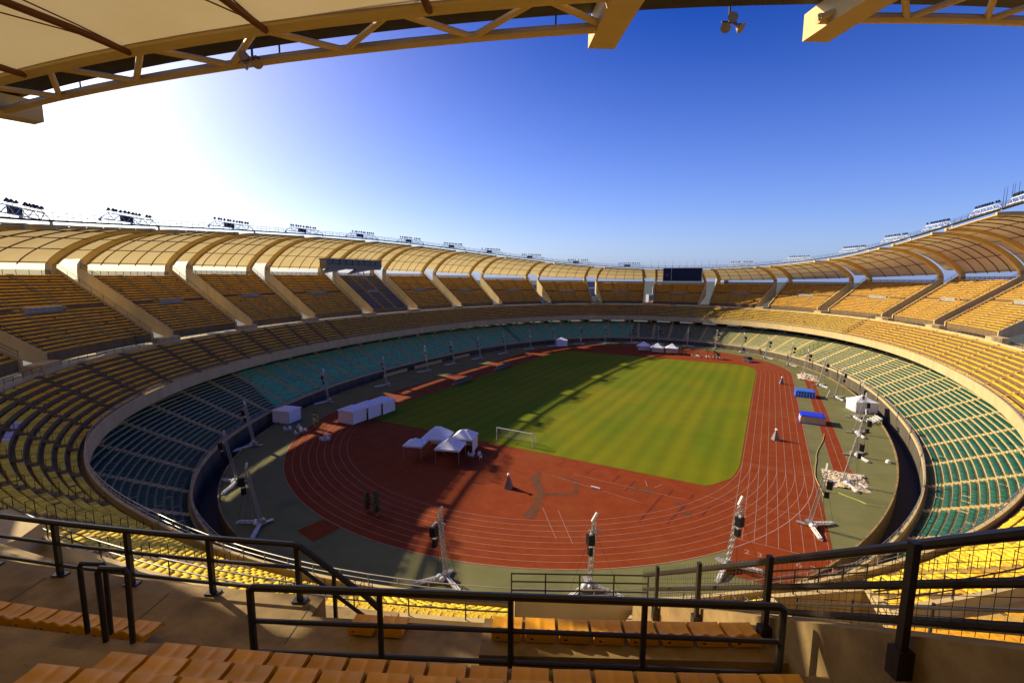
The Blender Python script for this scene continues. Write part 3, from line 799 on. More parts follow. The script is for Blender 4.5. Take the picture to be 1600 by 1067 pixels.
for p, q in (((27.5, -60.5), (26.4, -69.5)), ((30.8, -61.5), (29.5, -68.2)), ((33.6, -61.2), (33.0, -64.0)), ((20.5, -57.2), (20.2, -60)), ((16.2, -56.4), (15.8, -59)), ((11, -55.8), (10.8, -58)), ((23, -58), (22.6, -62)), ((28.4, -58.2), (28.2, -60.5)), ((31.2, -58.4), (31, -60))):
    band([p, q], [.12, .12], .0195)
for y in (-24, -26.5, -30, -36.4): band([(49.3, y), (50.3, y - .1)], [.12, .12], .0195)
tag(mb.build('dark_track_mark', DARKMARK), kind='structure')

# ------------------------------------------------------------------ seats
def cp(D, v, z): q = CAMP - NCAM * D + TCAM * v; return np.array([q[0], q[1], z])
def arcs_between(cuts, lo, hi, gap):
    c = sorted(x for x in cuts if lo < x < hi); e = [lo] + c + [hi]
    return [(e[i] + (gap if i else 0), e[i + 1] - (gap if i < len(e) - 2 else 0)) for i in range(len(e) - 1)]
ALL = []   # (pos(3), outward normal(2), colour code, row tag)
def fill(x0, x1, d, z, col, rt, pitch=.5):
    n = int((x1 - x0) * row_scale((x0 + x1) / 2, d) / pitch)
    if n < 1: return
    S = np.linspace(x0, x1, n + 1); S = (S[1:] + S[:-1]) / 2
    P = RP(S, np.full(n, d), z); Q = RP(S, np.full(n, d + 1.), z) - P
    for i in range(n): ALL.append((P[i], Q[i][:2], col(P[i]) if callable(col) else col, rt))
for r in seat_rows:
    if r[0] == 'cam': continue
    fill(r[2], r[3] if len(r) > 6 else r[3], r[4], r[5], r[0], ('stand', r[1]))
def tier_col(k):
    def f(p):
        x, y = p[0], p[1]
        if k == 5 and -29.4 < x < -22.0 and y < -96: return 'white'
        if y < -60:
            if x > 44 and k >= 5: return 'orange'
            if x < 0 and y > -103.5 - .12 * (k) and x < -16: return 'orange'
            return 'yellow'
        if y > 72 and x > -5: return 'yellow'
        return 'orange'
    return f
cutsA = AIS + [x + PER for x in AIS[:1]]
for k in range(TN):
    for j in range(len(AIS)):
        x0 = AIS[j] + .65; x1 = (AIS[(j + 1) % len(AIS)] + (PER if j == len(AIS) - 1 else 0)) - .65
        fill(x0, x1, TIER0 + k * TRUN + .24, tier_z(k), tier_col(k), ('tier', k))
def bowl_col(p):
    if p[0] > -12 and p[1] > 72: return 'pale' if p[0] > 12 else 'green'  # paler green picked by position at the far right
    if p[0] < -20 and p[1] > -62: return 'turq'
    return 'green'
for k in range(BNR):
    for j in range(len(AISB)):
        x0 = AISB[j] + .6; x1 = (AISB[(j + 1) % len(AISB)] + (PER if j == len(AISB) - 1 else 0)) - .6
        fill(x0, x1, BD0 + k * BRUN + .24, BZ0 + BRISE * k, bowl_col, ('bowl', k))
# seats of the photographer's own section
CAMROWS = []
_a, _b = SLOTS[icam], SLOTS[icam + 1]
CD0, CZ0, CR_, CRI = DCAM - 4.25 - .24 - .72 * 11, 25.32 - 5.5, .72, .5
def camrow(k, v0, v1, tagname, z=None, D=None, pitch=.5):
    d = CD0 + .72 * k + .24; Dd = DCAM - d if D is None else D
    z = CZ0 + .5 * k if z is None else z
    n = int(round((v1 - v0) / pitch))
    for i in range(n):
        v = v0 + (i + .5) * pitch
        s = cam_s(DCAM - Dd, v); p = RP(np.array(s), np.array(DCAM - Dd), z); nn = RN(np.array(s))
        CAMROWS.append((p, nn[:2], 'orange', tagname))
camrow(13, -4.6, 3.4, 'c13'); camrow(12, -4.75, 3.4, 'c12'); camrow(11, -4.75, 3.4, 'c11'); camrow(10, -4.75, 3.4, 'c10')
camrow(8, -9.6, -6.1, 'c8l'); camrow(8, -.6, 3.35, 'c8r', z=24.36, pitch=.493)
camrow(7, -3.1, -2.1, 'two', z=23.64, D=7.2)
camrow(6, -.5, 3.2, 'c6'); camrow(5, -.5, 3.2, 'c5'); camrow(4, -.5, 3.2, 'c4'); camrow(3, -.5, 3.2, 'c3'); camrow(2, -.5, 3.2, 'c2')

cand = [a for a in ALL if a[2] in ('orange', 'yellow')]
CP_ = np.array([a[0] for a in cand]); ok, zz = in_view(CP_, 0)
dist = np.where(ok, np.linalg.norm(CP_ - CAMP, axis=1), 1e9)
o_ = np.argsort(dist); nI = 300 - len(CAMROWS)
near_ids = set(o_[:nI].tolist())
near = list(CAMROWS) + [cand[i] for i in o_[:nI]]
near_keys = set(id(cand[i]) for i in near_ids)
# the shell: a shallow bucket with a rolled front, a low wavy back lip and a skirt
def seat_mesh(name, m):
    nx, prof = 17, [(-.215, -.035), (-.215, .012), (-.200, .040), (-.165, .052), (-.06, .040), (.06, .046), (.125, .070), (.170, .125), (.195, .165), (.212, .168), (.222, .150), (.222, -.02)]
    mb = MB(); G = []
    for j, (y, z) in enumerate(prof):
        row = []
        for i in range(nx):
            u = i / (nx - 1) * 2 - 1; x = u * .222
            zz = z
            if 3 <= j <= 6: zz += .022 * abs(u) ** 2 + .016 * math.exp(-(u / .16) ** 2)
            if j in (7, 8, 9, 10): zz += -.030 * abs(u) ** 4 - .020 * math.cos(u * 1.9 * math.pi) * (1 if j > 7 else .6)
            x *= 1 - .06 * max(0, (j - 6) / 5) if j < 11 else .95
            row.append((x, y, zz))
        G.append(row)
    G = np.array(G); mb.grid(G, True)
    # side skirts
    for sgn, col in ((-1, 0), (1, nx - 1)):
        E = G[:, col]; B = E.copy(); B[:, 2] = np.minimum(E[:, 2] - .03, .0); B[0, 2] = E[0, 2]; B[-1, 2] = E[-1, 2]
        mb.grid(np.stack([E, B], 0), sgn > 0)
    nf0 = len(mb.f); mb.box((.12, .2225, .035), (.045, .004, .022)); me_o = mb.build(name, m, smooth=True); me = me_o.data; me.materials.append(BLACK)
    for q in range(nf0, len(me.polygons)): me.polygons[q].material_index = 1
    bpy.data.objects.remove(me_o); return me
SEATM = {'orange': seat_mesh('stadium_seat', ORANGE1), 'yellow': seat_mesh('stadium_seat', YELLOW1)}
SEAT_LAB = {'c13': 'orange plastic seat in the row nearest the camera at the bottom edge', 'c12': 'orange plastic seat in the second row from the bottom edge of the photo',
 'c11': 'orange plastic seat in the row just behind the one along the guard rail', 'c10': 'orange plastic seat in the row directly behind the black guard rail',
 'c8l': 'orange plastic seat left of the two bent handrails, beside the walkway floor', 'c8r': 'orange plastic seat on the raised block in front of the guard rail',
 'two': 'sunlit orange plastic seat of the pair on the landing in front of the guard rail', 
 'c6': 'orange plastic seat in the first row below the raised block', 'c5': 'orange plastic seat in the second row below the raised block', 'c4': 'orange plastic seat in the third row below the raised block',
 'c3': 'orange plastic seat in the fourth row below the raised block', 'c2': 'orange plastic seat in the lowest row below the raised block'}
ORD = ['front row along the concrete band', 'second row from the concrete band', 'third row from the concrete band', 'fourth row from the concrete band', 'middle row', 'fourth row from the walkway wall', 'third row from the walkway wall', 'second row from the walkway wall', 'back row under the walkway wall']
for p, nn, col, rt in near:
    o = bpy.data.objects.new('stadium_seat', SEATM[col]); COL.objects.link(o)
    o.location = (p[0], p[1], p[2] + .035); o.rotation_euler = (RNG.normal(0, .012), 0, math.atan2(-nn[0], nn[1]) + RNG.normal(0, .012))
    lab = SEAT_LAB[rt] if isinstance(rt, str) else '%s plastic seat of the middle tier below the camera, %s' % (col, ORD[rt[1]] if rt[0] == 'tier' else 'by the slot')
    tag(o, lab, 'seat', lab.replace('seat', 'seats', 1))
def seat_mass(name, m, items, label, deep=.08):
    if not items: return
    P = np.array([a[0] for a in items]); N = np.array([a[1] for a in items]); N /= np.linalg.norm(N, axis=1)[:, None]
    ok, z = in_view(P, 260); P, N = P[ok], N[ok]
    keep = RNG.random(len(P)) > .012; P, N = P[keep], N[keep]
    k = len(P)
    pr = np.array([(-.20, -.03), (-.20, .075), (.11 + deep, .085), (.20 + deep, .20), (.20 + deep, -.03)]); w = .225
    V = np.zeros((k, 10, 3)); T = np.stack([N[:, 1], -N[:, 0]], -1)
    jit = RNG.normal(0, .012, (k, 1))
    for side, sx in ((0, -w), (1, w)):
        for j, (y, zz) in enumerate(pr):
            V[:, side * 5 + j, :2] = P[:, :2] + T * sx + N * y
            V[:, side * 5 + j, 2] = P[:, 2] + zz + (jit[:, 0] if zz > 0 else 0)
    F4 = np.array([(j, j + 5, j + 6, j + 1) for j in range(4)])
    me = bpy.data.meshes.new(name)
    nf = k * 6; me.vertices.add(k * 10); me.vertices.foreach_set('co', V.reshape(-1))
    loops = []; 
    quads = (F4[None] + (np.arange(k) * 10)[:, None, None]).reshape(-1, 4)
    caps = (np.array([(0, 1, 2, 3, 4), (9, 8, 7, 6, 5)])[None] + (np.arange(k) * 10)[:, None, None]).reshape(-1, 5)
    li = np.concatenate([quads.reshape(-1), caps.reshape(-1)]); me.loops.add(len(li)); me.loops.foreach_set('vertex_index', li)
    tot = np.concatenate([np.full(len(quads), 4), np.full(len(caps), 5)]); st = np.concatenate([[0], np.cumsum(tot)[:-1]])
    me.polygons.add(len(tot)); me.polygons.foreach_set('loop_start', st); me.polygons.foreach_set('loop_total', tot)
    me.update(); me.validate()
    tint = np.clip(RNG.normal(1.0, .13, k), .6, 1.35) * np.where(RNG.random(k) < .03, .55, 1)
    a = me.attributes.new('tint', 'FLOAT', 'FACE'); a.data.foreach_set('value', np.concatenate([np.repeat(tint, 4), np.repeat(tint, 2)]))
    me.materials.append(m); o = bpy.data.objects.new(name, me); COL.objects.link(o)
    tag(o, label, 'seats', kind='stuff')
rest = [a for a in ALL if id(a) not in near_keys]
seat_mass('orange_seats', ORANGES, [a for a in rest if a[2] == 'orange'], 'rows of orange plastic seats filling the upper stands and middle tier')
seat_mass('yellow_seats', YELLOWS, [a for a in rest if a[2] == 'yellow'], 'rows of yellow plastic seats in the bends of the middle tier')
WHITES = attr_mat('pale_lilac_plastic', (0.55, 0.50, 0.58), .5)
seat_mass('white_seats', WHITES, [a for a in rest if a[2] == 'white'], 'short run of pale lilac seats in one row of the left bend of the middle tier')
seat_mass('green_seats', GREENS, [a for a in rest if a[2] == 'green'], 'rows of dark green plastic seats in the right side and bends of the lower bowl', .16)
seat_mass('turquoise_seats', TURQ, [a for a in rest if a[2] == 'turq'], 'rows of turquoise plastic seats in the shaded left side of the lower bowl', .22)
seat_mass('pale_green_seats', PALEG, [a for a in rest if a[2] == 'pale'], 'rows of pale green seats in the sunlit far right of the lower bowl', .16)
seat_mass('blue_seats', BLUES, [a for a in rest if a[2] == 'blue'], 'rows of blue grey seats in one upper stand section')

# ------------------------------------------------------------------ railings and fixtures near the photographer
def rail_thing(name, label, cat='railing', loc=None): return empty(name, loc, 0, label, cat)
def fin2(mb, name, m, root, smooth=False): return finw(mb, name, m, root, smooth)
rt = rail_thing('guard_rail', 'black three bar guard rail straight in front of the lowest orange seat row', loc=cp(5.75, 0, 23.7).tolist())
mb = MB(); v0, v1 = -3.85, 3.28; D = 5.75
mb.path([cp(D, v0, 23.63), cp(D, v0, 25.36), cp(D, v0 + .05, 25.4), cp(D, v1 - .05, 25.4), cp(D, v1, 25.36), cp(D, v1, 24.0)], .052, 8); fin2(mb, 'top_rail', RAIL, rt)
for z in (24.43, 24.9):
    mb = MB(); mb.tube(cp(D, v0, z), cp(D, v1, z), .034, 8); fin2(mb, 'lower_rail', RAIL, rt)
for v, zb_ in ((-2.05, 23.62), (-.27, 24.0), (1.5, 24.0)):
    mb = MB(); mb.tube(cp(D, v, zb_), cp(D, v, 25.38), .042, 8); mb.box(cp(D, v, zb_ + .01), (.16, .16, .02)); fin2(mb, 'post', RAIL, rt)
rt = rail_thing('walkway_rail', 'long dark three bar railing along the brown walkway floor, bending down a stair', loc=cp(8.0, -6, 23.62).tolist())
D = DCAM - 7.72
def cr_(d, v, z): return RP(np.array(cam_s(d, v)), np.array(float(d)), z)
for zz, nm in ((24.75, 'top_rail'), (24.30, 'lower_rail'), (23.84, 'lower_rail')):
    mb = MB(); r = .055 if zz > 24.5 else .036
    if zz > 24.5: mb.path([cr_(D, v_, zz) for v_ in np.linspace(-14, -4.36, 9)] + [ cr_(D, -4.24, zz - .03), cr_(D, -3.0, zz - .95), cr_(D, -2.8, zz - 1.15)], r, 8)
    elif zz > 24: mb.path([cr_(D, v_, zz) for v_ in np.linspace(-14, -4.36, 9)] + [ cr_(D, -4.24, zz - .03), cr_(D, -2.78, zz - 1.1), cr_(D, -2.68, zz - 1.25), cr_(D, -2.68, zz - 1.55), cr_(D, -2.85, zz - 1.7)], r, 8)
    else: mb.path([cr_(D, v_, zz) for v_ in np.linspace(-14, -4.3, 9)], r, 8)
    fin2(mb, nm, RAIL, rt)
for v in (-12.9, -11.2, -9.5, -7.82, -6.06, -4.3):
    mb = MB(); mb.box(cr_(D, v, 24.19), (.085, .085, 1.12), (TCAM, NCAM, (0, 0, 1))); mb.box(cr_(D, v, 23.64), (.26, .16, .03), (TCAM, NCAM, (0, 0, 1))); fin2(mb, 'post', RAIL, rt)
mb = MB(); mb.tube(cr_(D, -3.62, 22.6), cr_(D, -3.62, 24.3), .04, 8); fin2(mb, 'post', RAIL, rt)
st_cam = SECT[icam][0]
for v in (-4.05, -6.9, -9.7):
    mb = MB(); a_ = RP(np.array(cam_s(DCAM - 7.6, v)), np.array(DCAM - 7.6), 23.622); b_ = RP(np.array(cam_s(DCAM - 6.7, v)), np.array(DCAM - 6.7), 23.622)
    d_ = (b_ - a_); L_ = np.linalg.norm(d_); d_ /= L_; mb.box((a_ + b_) / 2, (L_, .016, .008), (d_, np.cross((0, 0, 1), d_), (0, 0, 1))); finw(mb, 'floor_joint', SHADE_STAIN, st_cam)
mb = MB(); mb.box(cp(6.3, -.70, 24.2), (.012, .12, .26), (TCAM, NCAM, (0, 0, 1))); finw(mb, 'block_plate', mat('lilac_plate', (.45, .38, .55), .5, .1, 4.), st_cam)
for D, v, z, lab in ((6.2, -6.55, 24.22, 'black bent handrail hoop beside the aisle, the farther left of two'), (5.38, -5.42, 24.72, 'black bent handrail hoop in the aisle next to the orange seats')):
    mb = MB(); mb.path([cp(D, v - .2, z), cp(D, v - .2, z + 1.08), cp(D, v - .16, z + 1.14), cp(D, v + .16, z + 1.14), cp(D, v + .2, z + 1.08), cp(D, v + .17, z)], .036, 8)
    o = mb.build('handrail_hoop', RAIL); tag(o, lab, 'handrail')
# hand rails on the tier aisles nearest the camera (bent hoops) and stair railing by the walkway
for q, s in enumerate(AIS):
    p = RP(np.array(s), np.array(4.), 12.)
    if p[1] > -55 or p[0] > 68: continue
    ok, z = in_view(p[None], 40)
    if not ok[0]: continue
    t = np.array([-RN(np.array(s))[1], RN(np.array(s))[0], 0]); nn = RN(np.array(s))
    mb = MB()
    for k in range(0, TN, 1):
        d = TIER0 + k * TRUN + .1; zz = tier_z(k)
        b0 = RP(np.array(s), np.array(d), zz)
        mb.path([b0, b0 + [0, 0, .95], b0 + nn * .38 + [0, 0, .98], b0 + nn * .4], .022, 5)
    side = 'left' if p[0] < 20 else 'right'
    o = finw(mb, 'aisle_handrails', RAIL, tier)
# mid structures on the walkway directly below: entrance walls with dark plates and railings
for j, (s_off, wd) in enumerate(((1.6, 5.0), (9.5, 4.0))):
    s = SCAM + s_off; nn = RN(np.array(s)); t = np.array([-nn[1], nn[0], 0])
    b0 = empty('entrance_block', RP(np.array(s), np.array(dW + 1.2), 16.3).tolist(), 0,
               ['beige concrete stair entrance with black plate below the middle of the guard rail', 'beige concrete stair entrance below the right end of the guard rail'][j], 'entrance')
    mb = MB(); c = RP(np.array(s), np.array(dW + 1.0), 17.05)
    mb.box(c + t * (wd / 2), (.25, 1.9, 1.7), (t, nn, (0, 0, 1))); mb.box(c - t * (wd / 2), (.25, 1.9, 1.7), (t, nn, (0, 0, 1)))
    mb.box(c - nn * .85, (wd, .2, 1.7), (t, nn, (0, 0, 1)))
    finw(mb, 'wall', CONCL, b0)
    mb = MB(); mb.box(c + nn * .1 + t * .5 - [0, 0, .25], (.75, .08, .55), (t, nn, (0, 0, 1))); finw(mb, 'plate', BLACK, b0)
    mb = MB()
    for h in (.45, .95, 1.4): mb.tube(c - nn * .85 - t * wd / 2 + [0, 0, .85 + h * .7], c - nn * .85 + t * wd / 2 + [0, 0, .85 + h * .7], .03, 6)
    for q in range(5): mb.tube(c - nn * .85 + t * wd * (q / 4 - .5) + [0, 0, .8], c - nn * .85 + t * wd * (q / 4 - .5) + [0, 0, 1.85], .03, 6)
    finw(mb, 'railing', RAIL, b0)

# ------------------------------------------------------------------ roof edge: catwalk, light racks, loudspeakers
cw = empty('roof_catwalk', RP(np.array(0.), np.array(8.), 43.).tolist(), 0, 'dark maintenance catwalk running round the front edge of the roof', 'catwalk')
n = 420; S = np.linspace(0, PER, n + 1)
zc = zf(S) + .78
mb = MB(); mb.grid(np.array([RP(S, np.full(n + 1, 8.1), zc), RP(S, np.full(n + 1, 9.2), zc), RP(S, np.full(n + 1, 9.2), zc + .22), RP(S, np.full(n + 1, 8.1), zc + .22), RP(S, np.full(n + 1, 8.1), zc)]))
finw(mb, 'deck', DARK, cw)
mb = MB()
for d in (8.12, 9.18):
    for h in (.75, 1.25): mb.path(RP(S, np.full(n + 1, d), zc + h), .03, 4)
    for k in range(0, n, 2): mb.tube(RP(S[k], np.array(d), zc[k] + .2), RP(S[k], np.array(d), zc[k] + 1.25), .03, 4)
for k in range(0, n, 2): mb.tube(RP(S[k], np.array(8.0), zc[k] + .22), RP(S[k], np.array(9.3), zc[k] + .22), .06, 4)  # cross beams of the deck, joined into the railing mesh
for k in range(0, n, 6): mb.tube(RP(S[k], np.array(8.12), zc[k] + .4), RP(S[k], np.array(8.12), zc[k] - .35), .03, 4)
finw(mb, 'guard_railing_and_beams', RAIL, cw)
RK = [(-45.2, -100.9), (-61, -82.3), (-72.5, -57.4), (-78, -33.4), (-80, -10.1), (-79.9, 13.6), (-77.4, 36.9), (-72.2, 58.2), (-62.7, 79.7), (-46.8, 99.5), (-24.6, 112.7), (26.6, 112.0), (47.5, 98.8), (62.8, 79.3), (71, 61.6), (76.2, 43.3), (79.4, 21.7), (80.2, 5.6)]
RKL = ['dark floodlight rack on the roof edge at the left edge of the photo', 'dark floodlight rack second from the left on the roof edge', 'dark floodlight rack third from the left on the roof edge', 'dark floodlight rack fourth from the left on the roof edge',
       'dark floodlight rack above the press cabin on the left roof edge', 'dark floodlight rack just right of the press cabin on the roof edge', 'floodlight rack seventh from the left along the roof edge', 'floodlight rack eighth from the left where the sky turns blue',
       'floodlight rack ninth from the left at the start of the far bend', 'floodlight rack second to the left of the scoreboard', 'floodlight rack nearest the scoreboard on its left side', 'white floodlight rack nearest the scoreboard on its right side',
       'white floodlight rack second to the right of the scoreboard', 'white floodlight rack third to the right of the scoreboard', 'white floodlight rack fourth to the right of the scoreboard', 'white floodlight rack left of the pair nearest the antenna poles',
       'white floodlight rack directly left of the antenna poles on the right', 'white floodlight rack cut by the right edge of the photo']
def lamp_proto():
    mb = MB(); mb.tube((0, 0, 0), (0, .28, -.12), .34, 10, .22); mb.tube((0, .28, -.12), (0, .55, -.2), .22, 10, .12); mb.tube((0, .15, -.35), (0, .15, -.95), .04, 5); mb.box((0, .15, -.42), (.5, .08, .08))
    o = mb.build('floodlight', BLACK, smooth=False); me = o.data; bpy.data.objects.remove(o); return me
LAMP = lamp_proto()
def rack_frame():
    mb = MB(); n_, L, H = 6, 14.0, 1.0
    x = np.linspace(-L / 2, L / 2, n_ + 1)
    mb.box((0, 0, 0), (L, .14, .14)); mb.box((0, 0, H), (L * .76, .14, .14))
    xb = np.linspace(-L / 2, L / 2, 6); xt = np.linspace(-L * .38, L * .38, 5)
    for i in range(5): mb.tube((xb[i], 0, 0), (xt[i], 0, H), .065, 5); mb.tube((xt[i], 0, H), (xb[i + 1], 0, 0), .065, 5)
    for xx in (-L / 2, L / 2, 0): mb.box((xx, .1, -.25), (.28, .28, .5))
    o = mb.build('rack_frame', WHITE); me = o.data; bpy.data.objects.remove(o); return me
RFRAME = rack_frame()
def plate_mesh():
    mb = MB(); mb.box((-1.0, .15, .52), (3.0, .12, .85)); o = mb.build('control_box', BLACK); me = o.data; bpy.data.objects.remove(o); return me
CBOX = plate_mesh()
for (x, y), lab in zip(RK, RKL):
    s, _ = foot(x, y); z = float(zf(np.array(s))) + 1.25; p = RP(np.array(s), np.array(8.3), z); nn = RN(np.array(s))
    rz = math.atan2(-nn[0], nn[1])
    r = empty('floodlight_rack', p.tolist(), rz, lab, 'floodlights', 'floodlight racks along the roof edge')
    for me, nm in ((RFRAME, 'rack_frame'), (CBOX, 'control_box')):
        if nm == 'control_box' and x > 20: continue
        o = bpy.data.objects.new(nm, me); COL.objects.link(o); o.parent = r
    for q in range(12):
        if random.random() < .05: continue
        o = bpy.data.objects.new('floodlight', LAMP); COL.objects.link(o); o.parent = r
        o.location = (-5.0 + 10 * q / 11 + random.uniform(-.15, .15), 0, 1.72); o.scale = (.85, .85, .8); o.rotation_euler = (random.uniform(-.15, .1), 0, random.uniform(-.35, .35))
HORN = mat('horn_paint', (.30, .24, .15), .5, .15, 3.)
def horn(px_s, d, z, lab):
    s = px_s; p = RP(np.array(s), np.array(d), z); nn = RN(np.array(s))
    r = empty('horn_loudspeaker', p.tolist(), math.atan2(-nn[0], nn[1]), lab, 'loudspeaker')
    for k, (ax, az) in enumerate(((-.6, -.45), (.6, -.45), (.1, .1))):
        mb = MB(); d_ = np.array([math.sin(ax) * .75, math.cos(ax) * .5, az - .15]); d_ /= np.linalg.norm(d_)
        c = np.array([.22 * (k - 1) * (1 if k < 2 else 0), 0, 0])
        mb.tube(c, c + d_ * .22, .06, 8, .07); mb.tube(c + d_ * .22, c + d_ * .62, .07, 10, .27); mb.tube(c - d_ * .12, c, .11, 8)
        o = mb.build('horn', HORN); o.parent = r; o.scale = (.62, .62, .62)
    mb = MB(); mb.tube((0, 0, -.1), (0, 0, 1.1), .04, 6); mb.tube((-.25, 0, 0), (.25, 0, 0), .035, 6); o = mb.build('bracket', RAIL); o.parent = r
s1 = foot(23.2, -114.4)[0]; horn(s1, 9.1, float(zf(np.array(s1))) - .05, 'cluster of horn loudspeakers hanging in the roof truss top left')
s2 = foot(37.4, -107.4)[0]; horn(s2, 8.0, float(zf(np.array(s2))) + .35, 'cluster of three horn loudspeakers hanging from the catwalk between the beam ends')

# scoreboard, cabin, antennas -------------------------------------------------------
sb = empty('scoreboard', (0.8, 114.6, 31.6), 0, 'wide dark scoreboard screen hanging from the roof at the far end', 'scoreboard')
mb = MB(); mb.box((0, 0, 0), (17.9, .9, 6.5)); o = mb.build('case', GREY); o.parent = sb
mb = MB()
for x in (-8.85, -5.0, 8.85): mb.box((x, -.56, 0), (.22, .3, 6.5))
for z in (-3.15, 3.15): mb.box((0, -.56, z), (17.9, .28, .22))
o = mb.build('frame', GALV); o.parent = sb
mb = MB(); mb.box((1.9, -.5, 0), (13.4, .12, 5.9)); o = mb.build('screen', SCREEN); o.parent = sb
mb = MB(); mb.box((-6.95, -.5, 0), (3.6, .12, 5.9)); o = mb.build('side_screen', SCREEN); o.parent = sb
mb = MB(); mb.tube((-7.0, -.6, -.3), (-7.0, -.58, -.3), .7, 16, .7); o = mb.build('badge', mat('dull_badge', (.14, .05, .05), .6)); o.parent = sb
def pole_thing(x, y, z, h, lab, grp):
    mb = MB(); mb.tube((0, 0, 0), (0, 0, h), .06, 5, .03); mb.box((0, 0, .1), (.25, .25, .2)); o = mb.build('antenna_pole', RAIL, loc=(x, y, z)); tag(o, lab, 'antenna', grp)
for k in range(10):
    s = foot(-14 + 29 * k / 9, 113.5)[0]; p = RP(np.array(s), np.array(9.), float(zf(np.array(s))) + .9); pole_thing(*p, 3.6, 'thin antenna pole on the roof edge above the far scoreboard', 'antenna poles above the scoreboard')
for k, (x, y) in enumerate(((80, 15.0), (80, 13.8), (80, 11.6), (80, 10.7), (80, 8.9))):
    s = foot(x, y)[0]; p = RP(np.array(s), np.array(8.6), float(zf(np.array(s))) + .9); pole_thing(*p, 4.4, 'thin dark antenna pole on the roof edge at the far right', 'antenna poles on the right roof edge')
cb = empty('press_cabin', (-90.2, -5.6, 33.2), 0, 'long press cabin with dark windows raised above the left upper stand', 'cabin')
mb = MB(); mb.hexa([(-1.6, -12.4, -.9), (1.0, -12.4, -.9), (1.0, 12.4, -.9), (-1.6, 12.4, -.9), (-1.6, -12.6, .55), (1.6, -12.6, .55), (1.6, 12.6, .55), (-1.6, 12.6, .55)]); mb.box((-.05, 0, 2.35), (3.5, 25.6, .3)); mb.box((-1.5, 0, 1.35), (.2, 25, 1.7))
for y in (-12.4, 12.4): mb.box((0, y, 1.35), (2.9, .25, 1.7))
o = mb.build('cabin_body', GREY); o.parent = cb
mb = MB()
for k in range(9): mb.box((1.3, -11 + 22 * k / 8, 1.37), (.1, 2.45, 1.55))
o = mb.build('window', GLASSD); o.parent = cb
mb = MB()
for y in (-9.5, 2.5):
    mb.hexa([(-1.2, y - 4.5, -2.6), (.6, y - 4.5, -2.6), (.6, y - 4.2, -2.6), (-1.2, y - 4.2, -2.6), (-1.2, y - 1, -.88), (.8, y - 1, -.88), (.8, y + 6, -.88), (-1.2, y + 6, -.88)])
o = mb.build('support_bracket', CONCG); o.parent = cb
mb = MB()
for y in (-10, -8, 1, 3.4): mb.tube((1.2, y, -4.2), (.4, y + 1.2, -.9), .1, 5); mb.tube((1.2, y + 1.6, -4.2), (.4, y + .6, -.9), .1, 5)
o = mb.build('strut', GALV); o.parent = cb
# dark banner on one back screen of the far end
# green mesh fences -------------------------------------------------------------------
def radial_fence(s, d0, z0, d1, z1, h, lab):
    r = empty('mesh_fence', RP(np.array(s), np.array(d0), z0).tolist(), 0, lab, 'fence')
    nP = max(3, int(abs(d1 - d0) / 1.6)); f = lambda u, hh: RP(np.array(s), np.array(d0 + (d1 - d0) * u), z0 + (z1 - z0) * u + hh)
    mb = MB()
    for k in range(nP + 1): mb.tube(f(k / nP, 0), f(k / nP, h), .06, 5)
    for hh in (.05, h / 2, h): mb.tube(f(0, hh), f(1, hh), .04, 5)
    finw(mb, 'frame', GREENF, r)
    mb = MB(); nW = nP * 9
    for k in range(nW): mb.tube(f(k / nW, 0.05), f(k / nW, h), .012, 3)
    for hh in np.arange(.2, h, .2): mb.tube(f(0, hh), f(1, hh), .012, 3)
    finw(mb, 'wire_panel', GREENF, r)
radial_fence(foot(62.8, 67.5)[0], .4, 10.2, dW + 2.5, 16.2, 2.3, 'green mesh fence splitting the yellow and orange seats on the right tier')
radial_fence(foot(56.5, 76.5)[0] + 1.5, -7.6, 1.2, dBt, zBt, 2.3, 'dark green mesh fence across the lower bowl on the right')
radial_fence(foot(-58.5, -78.5)[0], dW + 1.2, 16.3, dW + 5.5, 17.6, 2.4, 'green gate fence on the left walkway at the foot of the second slot')
radial_fence(foot(-63.5, 62)[0] + 3, -7.6, 1.2, dBt, zBt, 1.8, 'green mesh fence across the lower bowl left of the far end')

# ------------------------------------------------------------------ lattice masts with loudspeakers on the apron
def truss_tower(mb, p0, p1, wdt, nseg, r=.03, rd=.018):
    p0, p1 = np.array(p0, float), np.array(p1, float); d = (p1 - p0); d /= np.linalg.norm(d)
    a = np.array([1., 0, 0]) if abs(d[0]) < .8 else np.array([0, 1., 0]); u = np.cross(d, a); u /= np.linalg.norm(u); w_ = np.cross(d, u)
    cs = [u * wdt / 2 + w_ * wdt / 2, -u * wdt / 2 + w_ * wdt / 2, -u * wdt / 2 - w_ * wdt / 2, u * wdt / 2 - w_ * wdt / 2]
    for c in cs: mb.tube(p0 + c, p1 + c, r, 5)
    for k in range(nseg):
        q0, q1 = p0 + (p1 - p0) * k / nseg, p0 + (p1 - p0) * (k + 1) / nseg
        for j in range(4):
            A, B = (cs[j], cs[(j + 1) % 4]) if k % 2 else (cs[(j + 1) % 4], cs[j]); mb.tube(q0 + A, q1 + B, rd, 4)
        for j in range(4): mb.tube(q1 + cs[j], q1 + cs[(j + 1) % 4], rd, 4)
